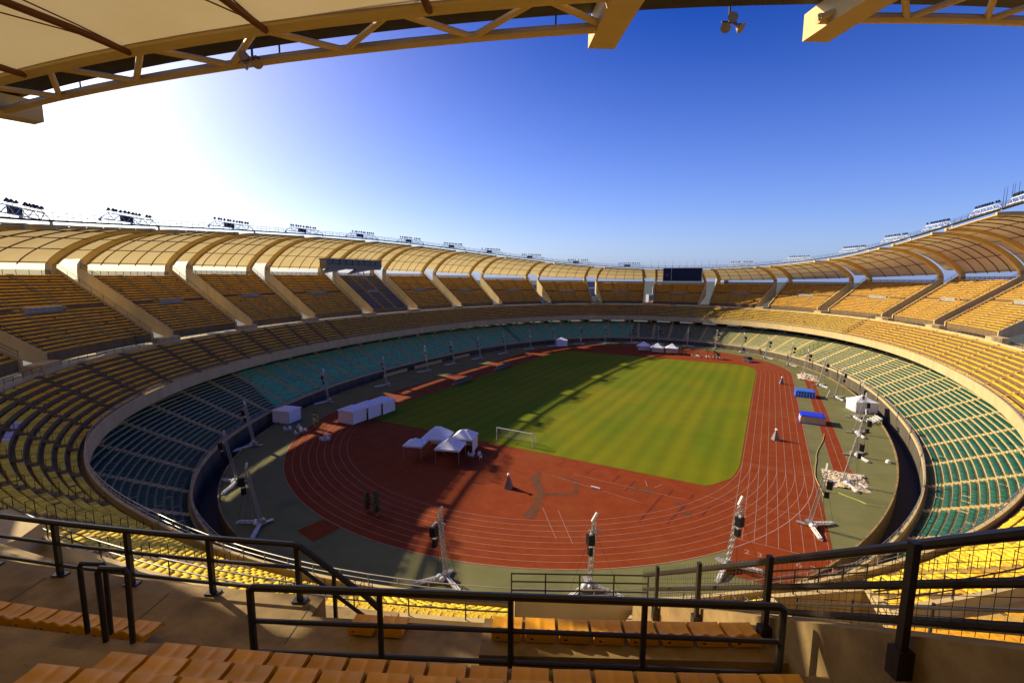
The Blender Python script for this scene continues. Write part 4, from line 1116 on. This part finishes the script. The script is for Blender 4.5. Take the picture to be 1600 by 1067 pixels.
def make_mast():
    r = empty('speaker_mast', (0, 0, 0), 0, '', 'mast', 'leaning lattice speaker masts round the track')
    H, L = 7.2, 1.15          # leans outward (+y)
    mb = MB(); truss_tower(mb, (0, 0, .5), (0, L, H), .36, 17, .034, .02); o = mb.build('lattice_tower', GALV); o.parent = r
    for x, y in ((-2.6, 2.0), (2.6, 1.6)):
        mb = MB(); truss_tower(mb, (0, 0, .42), (x, y, .16), .26, 7, .05, .03); o = mb.build('base_leg', WHITE); o.parent = r; mb = MB(); mb.box((x, y, .06), (.5, .5, .12)); q_ = mb.build('foot_plate', GALV); q_.parent = o
    mb = MB(); mb.box((0, -.1, .5), (.7, .7, .5)); mb.box((0, -.7, .18), (.5, 1.4, .14)); o = mb.build('winch_base', GALV); o.parent = r
    mb = MB(); mb.sphere((.55, .35, .45), .34, 8, 6, (1, 1, .8)); mb.sphere((.15, .55, .4), .3, 8, 6, (1, 1, .8)); o = mb.build('weight_bag', CANVAS, smooth=True); o.parent = r
    mb = MB(); mb.box((.0, L + .1, H - .62), (1.15, .12, .1)); mb.box((.45, L + .3, H - .62), (.08, .7, .08)); mb.box((0, L, H + .3), (.06, .06, .6)); o = mb.build('cross_arm', GALV); o.parent = r
    c, s_ = math.cos(.5), math.sin(.5)
    mb = MB(); mb.box((0, L, H + .62), (.22, .18, .95), ((c, 0, s_), (0, 1, 0), (-s_, 0, c))); o = mb.build('lamp_head', WHITE); o.parent = r
    for (x, y, z, sz) in ((.45, L + .55, H - 1.25, (.82, .55, .95)), (.42, L + .35, H - 2.5, (.5, .45, .75))):
        mb = MB(); mb.hexa([(x - sz[0] / 2, y - sz[1] / 2, z - sz[2] / 2), (x + sz[0] / 2, y - sz[1] / 2, z - sz[2] / 2), (x + sz[0] * .35, y + sz[1] / 2, z - sz[2] / 2), (x - sz[0] * .35, y + sz[1] / 2, z - sz[2] / 2),
            (x - sz[0] / 2, y - sz[1] / 2, z + sz[2] / 2), (x + sz[0] / 2, y - sz[1] / 2, z + sz[2] / 2), (x + sz[0] * .35, y + sz[1] / 2, z + sz[2] / 2), (x - sz[0] * .35, y + sz[1] / 2, z + sz[2] / 2)])
        o = mb.build('loudspeaker', BLACK); o.parent = r; mb = MB(); mb.box((x, y, z + sz[2] / 2 + .05), (.3, .3, .1)); mb.tube((x, y, z + sz[2] / 2), (x * .6, L + .2, z + sz[2] / 2 + .5), .02, 4); q_ = mb.build('hanger', GALV); q_.parent = o
    mb = MB()
    for q in ((-2.6, 2.0, .2), (2.6, 1.6, .2), (.45, L + .5, .05)): mb.tube((.1 if q[0] else .45, L if q[0] else L + .5, H - .4 if q[0] != .45 else H - 2.9), q, .014, 4)
    o = mb.build('stay_cable', RAIL); o.parent = r
    return r
MP = [(12.4, -90.1), (25.2, -84.3), (36.6, -74.2), (44.7, -60.5), (49.9, -43.8), (52.8, -29.7), (54.8, -15.3), (56.1, -2.8), (54.7, 15.9), (52.2, 30.0), (49.2, 46.6), (45.6, 62.2), (38.3, 74.7), (29.7, 85.6), (19.4, 90.6), (8.0, 91.4), (-4.7, 92.7), (-15.8, 89.1), (-26.1, 82.7), (-34.7, 73.8), (-42.3, 62.8), (-47.7, 49.8), (-51.0, 34.3), (-53.3, 19.3), (-55.2, 5.5), (-54.9, -9.1), (-52.2, -30.2), (-51.8, -50.1), (-39.4, -76.6), (-26.9, -87.2), (-13.2, -92.6)]
ML = ['nearest lattice mast at the left, standing where the shade edge meets the near bend', 'nearest lattice mast in the middle, on the green apron below the track bend', 'lattice mast beside the painted lane numbers, its foot on the apron', 'lattice mast standing on the track beside the start line',
      'lattice mast rising out of the large pale cloth heap', 'lattice mast directly behind the large pale cloth heap', 'lattice mast in front of the white tent on the right apron', 'lattice mast overlapping the white tent on the right apron', 'lattice mast level with the blue covered mat on the right', 'lattice mast between the light blue mat and the lower bowl',
      'lattice mast behind the small pale cloth heap', 'lattice mast at the outer edge of the track right of the parked car', 'lattice mast behind the parked car on the far bend', 'lattice mast right of the potted palms at the far end', 'lattice mast behind the potted palms at the far end', 'white lit lattice mast just right of the far white canopies',
      'lattice mast behind the right one of the far white canopies', 'lattice mast behind the left one of the far white canopies', 'lattice mast in the far shade between white tent and canopies', 'lattice mast just right of the far white tent', 'lattice mast just left of the far white tent', 'shaded lattice mast on the left apron, third before the far white tent',
      'shaded lattice mast on the left apron, behind the farther dugout', 'shaded lattice mast on the left apron, between the two dugouts', 'shaded lattice mast on the left apron, level with the nearer dugout', 'shaded lattice mast on the left apron near the bright sun patch', 'shaded lattice mast behind the row of three white tents', 'shaded lattice mast between the single tent and the row of tents',
      'shaded lattice mast on the left bend beside the sun patch', 'shaded lattice mast on the left bend at the edge of the dark moat', 'shaded lattice mast lowest on the left apron, nearest its corner']
proto = None
for (x, y), lab in zip(MP, ML):
    s, _ = foot(x, y); nn = RN(np.array(s)); rz = math.atan2(-nn[0], nn[1])
    if proto is None: proto = make_mast(); proto.location = (x, y, 0); proto.rotation_euler.z = rz; proto['label'] = lab
    else: dup(proto, (x, y, 0), rz + random.uniform(-.2, .2), lab)

# ------------------------------------------------------------------ objects on the field
def goal():
    r = empty('football_goal', (0, -53.0, .03), 0, 'white football goal at the near end of the pitch', 'goal')
    mb = MB(); mb.tube((-3.66, 0, 0), (-3.66, 0, 2.5), .07, 8); o = mb.build('post', WHITE); o.parent = r
    mb = MB(); mb.tube((3.66, 0, 0), (3.66, 0, 2.5), .07, 8); o = mb.build('post', WHITE); o.parent = r
    mb = MB(); mb.tube((-3.73, 0, 2.44), (3.73, 0, 2.44), .07, 8); o = mb.build('crossbar', WHITE); o.parent = r
    mb = MB()
    for x in (-3.66, 3.66): mb.path([(x, 0, 2.4), (x, 1.0, 2.3), (x, 2.2, .05)], .03, 5)
    mb.tube((-3.66, 2.2, .05), (3.66, 2.2, .05), .03, 5); o = mb.build('back_frame', GALV); o.parent = r
    mb = MB()
    for k in range(31): x = -3.66 + 7.32 * k / 30; mb.path([(x, 0, 2.4), (x, 1.0, 2.0), (x, 2.0, 1.0), (x, 2.2, .05)], .011, 3)
    for y, z in ((.5, 2.2), (1.0, 2.0), (1.5, 1.5), (2.0, 1.0), (2.1, .5)): mb.tube((-3.66, y, z), (3.66, y, z), .011, 3)
    o = mb.build('net', WHITE); o.parent = r
goal()
def pylon(x, y, lab, rz):
    r = empty('pyramid_stand', (x, y, .02), rz, lab, 'stand', 'grey pyramid stands on the track')
    mb = MB(); b = .55; t = .12; mb.hexa([(-b, -b, 0), (b, -b, 0), (b, b, 0), (-b, b, 0), (-t, -t, 1.75), (t, -t, 1.75), (t, t, 1.75), (-t, t, 1.75)]); o = mb.build('tapered_body', GREY); o.parent = r
    mb = MB(); mb.sphere((0, 0, 1.95), .24, 10, 8); mb.tube((0, -.2, 1.98), (0, -.42, 2.02), .1, 8); o = mb.build('round_head', WHITE, smooth=True); o.parent = r
pylon(7.8, -69.1, 'grey pyramid stand with white round head on the red area before the goal', .3)
pylon(43.1, 27.5, 'grey pyramid stand on the right straight beside the light blue mat', .2)
pylon(41.3, -27.1, 'grey pyramid stand on the right straight, alone in the lanes', .5)
def tent(name, x, y, w_, d_, h, peak, rz, lab, walls='', grp=None, m=CANVAS, ridge=False):
    r = empty(name, (x, y, .02), rz, lab, 'tent', grp)
    mb = MB(); e = .12
    if ridge:
        mb.add([(-w_/2-e, -d_/2-e, h), (w_/2+e, -d_/2-e, h), (w_/2+e, d_/2+e, h), (-w_/2-e, d_/2+e, h), (-w_*.12, -d_*.12, h+peak), (w_*.12, -d_*.12, h+peak), (w_*.12, d_*.12, h+peak), (-w_*.12, d_*.12, h+peak)], [(0,1,5,4),(1,2,6,5),(2,3,7,6),(3,0,4,7),(4,5,6,7)])
    else:
        K = 5; A = []
        for k in range(K + 1):
            u = k / K; z = h + peak * (u ** 1.35); A.append([((1 - u) * sx * (w_ / 2 + e), (1 - u) * sy * (d_ / 2 + e), z) for sx, sy in ((-1, -1), (1, -1), (1, 1), (-1, 1), (-1, -1))])
        mb.grid(np.array(A))
    mb.grid(np.array([[(sx * (w_/2+e), sy * (d_/2+e), z) for sx, sy in ((-1,-1),(1,-1),(1,1),(-1,1),(-1,-1))] for z in (h - .28, h)]))
    o = mb.build('canopy', m); o.parent = r
    for sx in (-1, 1):
        for sy in (-1, 1):
            mb = MB(); mb.tube((sx * w_/2, sy * d_/2, 0), (sx * w_/2, sy * d_/2, h), .045, 6); o = mb.build('leg', GALV); o.parent = r
    for c in walls:
        mb = MB(); q = {'S': ((-w_/2, -d_/2), (w_/2, -d_/2)), 'N': ((-w_/2, d_/2), (w_/2, d_/2)), 'E': ((w_/2, -d_/2), (w_/2, d_/2)), 'W': ((-w_/2, -d_/2), (-w_/2, d_/2))}[c]
        mb.grid(np.array([[(q[0][0] + (q[1][0] - q[0][0]) * u, q[0][1] + (q[1][1] - q[0][1]) * u, z) for u in np.linspace(0, 1, 5)] for z in (.02, h * .5, h - .1)])); o = mb.build('side_wall', m); o.parent = r
    return r
tent('box_tent', -47.6, -64.2, 3.9, 3.6, 2.6, .55, .25, 'single white box tent by the left stand, shaded', 'SEWN', ridge=True)
for k, lab in enumerate(('white tent nearest the camera in the row of three', 'white tent in the middle of the row of three', 'white tent farthest from the camera in the row of three')):
    tent('box_tent', -35.7 + .1 * k, -57.6 + 4.15 * k, 3.9, 4.0, 2.7, .65, .05, lab, 'SEW' if k == 0 else ('EW' if k == 1 else 'ENW'), 'row of three white tents', ridge=True)
tent('gazebo', -5.6, -64.6, 3.9, 3.9, 2.4, 1.5, .32, 'white pointed canopy at the front of the cluster near the goal', '')
tent('gazebo', -6.2, -59.6, 3.6, 3.6, 2.5, 1.0, .32, 'white walled canopy at the right of the cluster near the goal', 'EN', ridge=True)
tent('gazebo', -10.4, -61.8, 4.2, 4.4, 2.5, 1.4, .32, 'large white canopy at the back of the cluster near the goal', 'N', ridge=True)
tent('gazebo', -11.6, -66.2, 3.0, 3.0, 2.3, .9, .32, 'small white canopy at the left of the cluster near the goal', '')
tent('box_tent', -41.0, 66.6, 4.6, 4.2, 2.7, 1.1, .5, 'small white tent at the left end of the far bend', 'SEWN')
for x, y, lab in ((-5.8, 69.0, 'left white canopy of the three at the far end'), (0.2, 67.0, 'middle white canopy of the three at the far end'), (5.6, 68.4, 'right white canopy of the three at the far end')):
    tent('gazebo', x, y, 4.8, 4.8, 2.5, 1.7, .1, lab, 'N', 'white canopies at the far end')
tent('box_tent', 58.6, 5.2, 4.4, 4.2, 2.4, 1.3, .35, 'white pointed tent on the right apron beside the lower bowl', 'SEW')
def mat_block(x, y, w_, d_, h, mt, ms, lab, ribs):
    r = empty('landing_mat', (x, y, .02), .03, lab, 'mat')
    mb = MB(); mb.hexa([(-w_/2, -d_/2, 0), (w_/2, -d_/2, 0), (w_/2, d_/2, 0), (-w_/2, d_/2, 0), (-w_/2+.1, -d_/2+.1, h), (w_/2-.1, -d_/2+.1, h), (w_/2-.1, d_/2-.1, h), (-w_/2+.1, d_/2-.1, h)]); o = mb.build('foam_block', ms); o.parent = r
    mb = MB(); G = np.array([[(-w_/2 - .05 + (w_ + .1) * i / 12, -d_/2 - .05 + (d_ + .1) * j / 10, h + .12 + .05 * math.sin(i * 1.9) * math.cos(j * 1.3) - (.16 if i in (0, 12) or j in (0, 10) else 0)) for i in range(13)] for j in range(11)]); mb.grid(G, True)
    mb.grid(np.array([[(-w_/2-.06, -d_/2-.06, z), (w_/2+.06, -d_/2-.06, z), (w_/2+.06, d_/2+.06, z), (-w_/2-.06, d_/2+.06, z), (-w_/2-.06, -d_/2-.06, z)] for z in (h - .1, h + .0)])); o = mb.build('cover', mt); o.parent = r
    mb = MB()
    for k in range(ribs + 1): mb.box((-w_/2 + w_ * k / ribs, -d_/2 - .02, h * .42), (.08, .12, h * .8))
    o = mb.build('side_strap', ms if ms == TAN else WHITE); o.parent = r
    mb = MB(); mb.box((0, 0, .06), (w_ + .35, d_ + .35, .12)); o = mb.build('ground_sheet', BLUEM); o.parent = r
mat_block(48.0, 14.6, 4.3, 3.9, 1.5, BLUEL, BLUEL, 'light blue landing mat on the right side of the track, the farther one', 7)
mat_block(48.0, -10.6, 4.4, 4.0, 1.6, BLUEM, TAN, 'landing mat with bright blue cover and tan sides beside the right straight', 7)
def heap(x, y, rx, ry, h, lab, seed):
    r_ = np.random.default_rng(seed); r = empty('cloth_heap', (x, y, .02), 0, lab, 'heap')
    n = 26; G = []
    mb = MB()
    H = r_.random((n + 1, n + 1))
    for i in range(n + 1):
        row = []
        for j in range(n + 1):
            u, v = i / n * 2 - 1, j / n * 2 - 1; rr = max(abs(u), abs(v)) + .22 * math.sin(3 * math.atan2(v, u) + seed) * 1
            z = max(0, h * (1 - rr ** 3)) * (.55 + .55 * H[i, j])
            row.append((u * rx * (1 + .04 * r_.normal()), v * ry * (1 + .03 * r_.normal()), z))
        G.append(row)
    mb.grid(np.array(G)); o = mb.build('crumpled_cloth', mat('pale_cloth', (.62, .50, .33), .9, .3, 1.6, dirt=(.22, .15, .08), dscale=1.2)); o.parent = r
    mb = MB()
    for k in range(5):
        a, b = r_.uniform(-1, 1, 2); mb.box((a * rx * .8, b * ry * .8, h * .5 + .1 * r_.random()), (r_.uniform(.4, 1.6), r_.uniform(.2, .5), .12), ((math.cos(k), math.sin(k), 0), (-math.sin(k), math.cos(k), 0), (0, 0, 1)))
    o = mb.build('loose_board', WHITE); o.parent = r
heap(50.2, -42.4, 2.7, 3.4, .42, 'large heap of pale crumpled cloth on the right apron at the runway end', 3)
heap(50.3, 41.5, 2.7, 4.6, .5, 'smaller heap of pale crumpled cloth at the far end of the runway', 5)
def dugout(x, y, L, lab):
    r = empty('dugout', (x, y, .02), math.pi / 2, lab, 'dugout', 'team dugouts on the shaded left side')
    mb = MB(); a = np.linspace(-.2, 1.9, 8); G = np.array([[(xx, .9 - 1.0 * math.sin(t) * 1.0, 1.0 - 1.0 * math.cos(t) + .1) for t in a] for xx in np.linspace(-L / 2, L / 2, 9)])
    mb.grid(G); o = mb.build('curved_shelter', mat('smoked_panel', (.05, .075, .06), .3, .2, 1.)); o.parent = r
    mb = MB()
    for xx in np.linspace(-L / 2, L / 2, 9): mb.path([(xx, .92 - 1.02 * math.sin(t), 1.0 - 1.03 * math.cos(t) + .1) for t in a], .05, 5)
    o = mb.build('arch_rib', WHITE); o.parent = r
    mb = MB(); mb.box((0, .1, .42), (L - .3, .4, .08)); mb.box((0, .1, .2), (L - .5, .08, .4)); o = mb.build('bench', GREY); o.parent = r
dugout(-36.6, -16.2, 8.0, 'striped curved dugout on the shaded left touchline, nearer one'); dugout(-37.4, 8.0, 8.0, 'striped curved dugout on the shaded left touchline, farther one')
def car():
    r = empty('parked_car', (33.2, 63.4, .02), math.radians(-62), 'small dark van with pale front parked on the far bend of the track', 'van')
    mb = MB(); Y = [-.85, .85]
    prof = [(-2.1, .35), (-2.15, .95), (-2.0, 1.75), (.7, 1.8), (1.35, 1.1), (2.1, .95), (2.15, .35)]
    P = [(x, -.85, z) for x, z in prof] + [(x, .85, z) for x, z in prof]; k = len(prof)
    mb.add(P, [tuple(range(k))[::1], tuple(range(2 * k - 1, k - 1, -1))] + [(i, i + k, (i + 1) % k + k, (i + 1) % k) for i in range(k)]); o = mb.build('body', mat('dark_car_paint', (.05, .045, .05), .3, .05, 1., spec=.6)); o.parent = r
    mb = MB(); mb.box((-.6, 0, 1.42), (2.2, 1.74, .5)); mb.add([(.74, -.75, 1.74), (.74, .75, 1.74), (1.33, .78, 1.16), (1.33, -.78, 1.16)], [(0, 3, 2, 1)]); o = mb.build('window', GLASSD); o.parent = r
    for x in (-1.35, 1.4):
        for y in (-.8, .8): mb = MB(); mb.tube((x, y - .1, .33), (x, y + .1, .33), .33, 12); o = mb.build('wheel', BLACK); o.parent = r; mb = MB(); sg_ = 1 if y > 0 else -1; mb.tube((x, y + sg_ * .09, .33), (x, y + sg_ * .115, .33), .2, 10); q_ = mb.build('rim', GALV); q_.parent = o
    for y in (-.6, .6): mb = MB(); mb.box((2.14, y, .78), (.06, .3, .18)); o = mb.build('headlight', WHITE); o.parent = r
    mb = MB(); mb.box((2.0, 0, .55), (.35, 1.6, .25)); mb.box((-2.12, 0, .5), (.1, 1.6, .2)); o = mb.build('bumper', WHITE); o.parent = r
car()
def chair_mesh():
    mb = MB(); mb.box((0, 0, .44), (.5, .48, .04)); mb.box((0, .23, .7), (.48, .04, .5))
    for x in (-.22, .22):
        for y in (-.2, .22): mb.tube((x, y, 0), (x * .95, y * .95, .44), .022, 5)
        mb.box((x, 0, .64), (.05, .44, .03)); mb.tube((x, -.2, .44), (x, -.2, .64), .02, 4)
    o = mb.build('plastic_chair', WHITE); me = o.data; bpy.data.objects.remove(o); return me
CHAIR = chair_mesh()
def chairs(spots, lab, grp):
    for x, y in spots:
        o = bpy.data.objects.new('plastic_chair', CHAIR); COL.objects.link(o); o.location = (x, y, .03); o.rotation_euler = (0, 0, random.uniform(0, 6.28)); tag(o, lab, 'chair', grp)
chairs([(-2.5 + random.uniform(-1.2, 1.2), -62.2 + random.uniform(-.8, .8)) for _ in range(5)], 'white plastic chair in the loose group right of the white canopies', 'white chairs right of the canopies')
chairs([(-40 + random.uniform(-2.2, 2.2), -67.6 + random.uniform(-2.0, 2.0)) for _ in range(9)], 'white plastic chair in the shaded group below the single tent', 'white chairs below the single tent')
chairs([(-30.5 + random.uniform(-1, 1), -68.4 + random.uniform(-1, 1)) for _ in range(6)], 'white plastic chair in the shaded group on the outer lanes left', 'white chairs on the outer lanes')
chairs([(13.8 + k * .95 + random.uniform(-.3, .3), 64.6 + random.uniform(-.9, .9)) for k in range(12)], 'white plastic chair in the row among the potted palms at the far end', 'white chairs among the far palms')
def plant(kind, x, y, h, lab, grp=None):
    r = empty('potted_' + kind, (x, y, .02), random.uniform(0, 6), lab, 'plant', grp)
    mb = MB(); mb.tube((0, 0, 0), (0, 0, .5), .26, 10, .36); o = mb.build('pot', TERRA); o.parent = r
    mb = MB(); mb.tube((0, 0, .4), (0.05, .05, h * .75), .09, 6, .05); o = mb.build('trunk', BARK); o.parent = r
    mb = MB()
    if kind == 'palm':
        for k in range(16):
            a = 2.4 * k; el = random.uniform(-.2, .9); L = random.uniform(.7, 1.15) * h * .45
            pts = [np.array([0.05, .05, h * .75]) + np.array([math.cos(a) * L * u, math.sin(a) * L * u, L * (math.sin(el) * u * 1.2 - .9 * u * u)]) for u in np.linspace(0, 1, 6)]
            sd = np.array([-math.sin(a), math.cos(a), 0])
            G = np.array([[p + sd * wd, p - sd * wd] for p, wd in zip(pts, (.03, .12, .16, .14, .09, .01))]); mb.grid(G)
    else:
        for k in range(420):
            z = random.uniform(.5, h); rr = (.1 + .42 * math.sin(math.pi * min(1, (h - z) / h * .9 + .08))) * math.sqrt(random.random()) * (h / 3)
            a = random.uniform(0, 6.28); c = np.array([rr * math.cos(a), rr * math.sin(a), z]); q = np.array([random.gauss(0, 1) for _ in range(3)]); q /= np.linalg.norm(q); u = np.cross(q, (0, 0, 1)); u /= max(1e-3, np.linalg.norm(u)); s_ = random.uniform(.07, .15)
            mb.poly([c + q * s_, c + u * s_ * .6, c - q * s_, c - u * s_ * .6])
    o = mb.build('foliage', LEAF); o.parent = r
for x, y, h, k, lab in ((-4.4, -84.0, 2.6, 'tree', 'dark potted tree on the shaded near bend, left of two'), (-2.7, -84.2, 3.2, 'tree', 'dark potted tree on the shaded near bend, right of two'), (-38.3, -64.6, 3.4, 'tree', 'dark bushy potted tree beside the shaded chairs'),
                        (-16.1, 71, 4.2, 'tree', 'slim potted tree in the shade left of the far canopies'), (-2.4, 77.5, 5.2, 'tree', 'tall slim potted tree behind the far canopies'), (8.8, 71.5, 3.4, 'tree', 'bushy potted tree at the right end of the far canopies'),
                        (19.3, 63.6, 4.6, 'palm', 'tallest potted palm in the sunlit row at the far end'), (21.7, 64.8, 3.6, 'palm', 'broad potted palm right of the tallest one'), (23.0, 64.0, 3.0, 'palm', 'small potted palm at the right end of the sunlit row'), (10.8, 66.0, 1.6, 'palm', 'low potted palm nearest the far canopies'), (15.4, 66.5, 2.0, 'palm', 'low potted palm at the left end of the chair row')):
    plant(k, x, y, h, lab)
def hose(name, pts, r, m, lab):
    P = np.array(pts); t = np.linspace(0, 1, len(P)); u = np.linspace(0, 1, 40)
    Q = np.stack([np.interp(u, t, P[:, 0]) + .12 * np.sin(u * 14), np.interp(u, t, P[:, 1]), np.full(40, .06)], -1)
    mb = MB(); mb.path(Q, r, 6); tag(mb.build(name, m), lab, 'hose')
hose('water_hose', [(49.6, -18.6), (48.7, -24.9), (47.4, -32.8), (46.7, -38.4), (46.6, -43.3), (46.9, -50)], .07, mat('tan_hose', (.5, .33, .13), .6), 'tan hose running along the outer lane from the blue mat')
hose('water_hose', [(47.5, -48.2), (48.9, -47.9), (50.6, -49.2), (51.8, -50.1), (53.7, -49.9)], .04, mat('yellow_hose', (.62, .6, .12), .6), 'thin yellow hose curving over the green apron below the cloth heap')
o = None
mb = MB(); mb.box((0, 0, .12), (1.35, .22, .2)); mb.box((0, .02, .24), (1.3, .1, .04)); o = mb.build('take_off_board', WHITE, loc=(18.7, -63.3, .02), rot=(0, 0, -.05)); tag(o, 'short white board lying on the red area below the goal', 'board')
mb = MB(); mb.tube((0, 0, 0), (0, 0, .35), .4, 14, .34); mb.sphere((0, 0, .36), .3, 10, 6, (1, 1, .5)); o = mb.build('lidded_bin', WHITE, loc=(57.4, -30.6, .02)); tag(o, 'small white covered tub at the outer edge of the right apron', 'tub')
mb = MB()
for q in (((-.9, 0, 0), (-.1, 0, 2.3)), ((.9, 0, 0), (.1, 0, 2.3)), ((0, 1.0, 0), (0, .1, 2.3)), ((-.5, 0, 1.1), (.5, 0, 1.1))): mb.tube(*q, .06, 6)
mb.box((0, .05, 2.34), (.5, .4, .08)); o = mb.build('step_ladder', GALV, loc=(53.4, 14.2, .02), rot=(0, 0, .3)); tag(o, 'tall white A shaped step ladder beside the light blue mat', 'ladder')
mb = MB()
for k in range(5): mb.box((0, .45 * k, .25 + .28 * k), (2.6, .4, .08))
for x in (-1.2, 0, 1.2): mb.tube((x, -.1, .1), (x, 2.0, 1.35), .05, 5); mb.tube((x, 1.9, 0), (x, 1.9, 1.3), .05, 5)
o = mb.build('spectator_bench', WHITE, loc=(58.3, -5.6, .02), rot=(0, 0, -1.35)); tag(o, 'stepped white bench by the moat edge right of the white tent', 'bench')
# advertising boards in front of the left lower bowl
for k, (y0, y1) in enumerate(((-8.0, 7.0), (-24, -12), (14, 24))):
    s0, s1 = foot(-72, y0)[0], foot(-72, y1)[0]
    mb = MB(); a_, b_ = sorted((s0, s1)); sweep(mb, [(-10.6, .05), (-10.6, 1.0), (-10.7, 1.0), (-10.7, .05)], a_, b_, 2.0); capped(mb, [(-10.6, .05), (-10.6, 1.0), (-10.7, 1.0), (-10.7, .05)], a_, b_)
    tag(mb.build('board_fence', CREAM), ['long cream board along the left apron edge, the middle one', 'long cream board along the left apron edge, the nearest one', 'long cream board along the left apron edge, the farthest one'][k], 'board')

# ------------------------------------------------------------------ beyond the stadium
def house(x, y, w_, d_, h, m, roof, lab, rz):
    zg = 3.5
    r = empty('house', (x, y, zg), rz, lab, 'house', 'houses beyond the far slots')
    mb = MB(); mb.box((0, 0, h / 2), (w_, d_, h)); o = mb.build('wall', m); o.parent = r
    mb = MB()
    if roof: mb.add([(-w_/2-.3, -d_/2-.3, h), (w_/2+.3, -d_/2-.3, h), (w_/2+.3, d_/2+.3, h), (-w_/2-.3, d_/2+.3, h), (-w_/2*.6, 0, h+2.2), (w_/2*.6, 0, h+2.2)], [(0,1,5,4),(1,2,5),(2,3,4,5),(3,0,4)]); mb2 = TERRA
    else: mb.box((0, 0, h + .15), (w_ + .4, d_ + .4, .3)); mb2 = HOUSE
    o = mb.build('roof', mb2); o.parent = r
    mb = MB()
    for k in range(int(w_ / 3)):
        for f in range(int(h / 3)): mb.box((-w_/2 + 1.6 + 3 * k, -d_/2 - .02, 1.6 + 3 * f), (1.0, .08, 1.3))
    o = mb.build('window', GLASSD); o.parent = r
cx, cy = CAMP[0], CAMP[1]
def along(az_px, dist): 
    d = CF + CR * (az_px - 800) / FOC; d = d[:2] / np.linalg.norm(d[:2]); return cx + d[0] * dist, cy + d[1] * dist
HS_ = [(1022, 330, 16, 12, 9, 1), (1030, 420, 20, 14, 6, 1), (1018, 560, 14, 12, 8, 0), (1028, 800, 24, 15, 12, 0), (1121, 520, 9, 9, 7, 0), (1126, 900, 9, 9, 40, 0), (1117, 1000, 10, 10, 46, 0), (848, 900, 60, 30, 14, 0), (935, 700, 50, 24, 12, 0), (928, 1100, 80, 30, 18, 0), (852, 500, 22, 14, 8, 1), (1130, 340, 16, 12, 7, 1)]
HL = ['white house with red tiled roof seen through the slot left of the scoreboard', 'red roofed house higher up behind the slot left of the scoreboard', 'long white block in the slot left of the scoreboard', 'pale wide block on the horizon left of the scoreboard', 'pale block in the slot right of the scoreboard', 'tower block on the horizon right of the scoreboard, right one', 'tower block on the horizon right of the scoreboard, left one', 'wide pale block on the horizon in the slot at the far left bend', 'pale block behind the green trees in the second far slot', 'long pale block on the horizon in the second far slot', 'low red roofed house in the slot at the far left bend', 'low red roofed house at the bottom of the slot right of the scoreboard']
for (px_, ds, w_, d_, h, rf), lab in zip(HS_, HL):
    x, y = along(px_, ds); house(x, y, w_, d_, h, HOUSE, rf, lab, math.radians(28) + random.uniform(-.3, .3))
def tree(x, y, zg, h, rr, lab):
    r = empty('tree', (x, y, zg), random.uniform(0, 6), lab, 'tree', 'trees beyond the far slots')
    mb = MB(); mb.tube((0, 0, 0), (.2, 0, h * .5), .35, 7, .2)
    for k in range(5): a = k * 1.3; mb.tube((.15, 0, h * .35), (rr * .6 * math.cos(a), rr * .6 * math.sin(a), h * (.6 + .06 * k)), .14, 5, .05)
    o = mb.build('trunk', BARK); o.parent = r
    mb = MB(); cl = [(random.gauss(0, .45) * rr, random.gauss(0, .45) * rr, h * random.uniform(.45, .9), rr * random.uniform(.3, .55)) for _ in range(14)]
    for k in range(1100):
        q = random.choice(cl); v = np.array([random.gauss(0, 1) for _ in range(3)]); v /= np.linalg.norm(v); c = np.array(q[:3]) + v * q[3] * random.uniform(.6, 1.05)
        n_ = np.array([random.gauss(0, 1) for _ in range(3)]); n_ /= np.linalg.norm(n_); u = np.cross(n_, v); u /= max(1e-3, np.linalg.norm(u)); w2 = np.cross(n_, u); s_ = random.uniform(.25, .5)
        mb.poly([c + u * s_, c + w2 * s_ * .6, c - u * s_, c - w2 * s_ * .6])
    o = mb.build('crown', LEAF); o.parent = r
for px_, ds, h, rr, lab in ((927, 330, 12, 5, 'round green tree low in the second far slot'), (940, 350, 10, 4.5, 'smaller green tree right beside the round one in the second far slot'), (858, 330, 11, 4.5, 'green tree in the slot at the far left bend'), (1034, 360, 8, 3.5, 'green tree right of the red roofed house'), (1114, 350, 10, 4, 'green tree in the slot right of the scoreboard')):
    x, y = along(px_, ds); tree(x, y, 3.5, h, rr, lab)
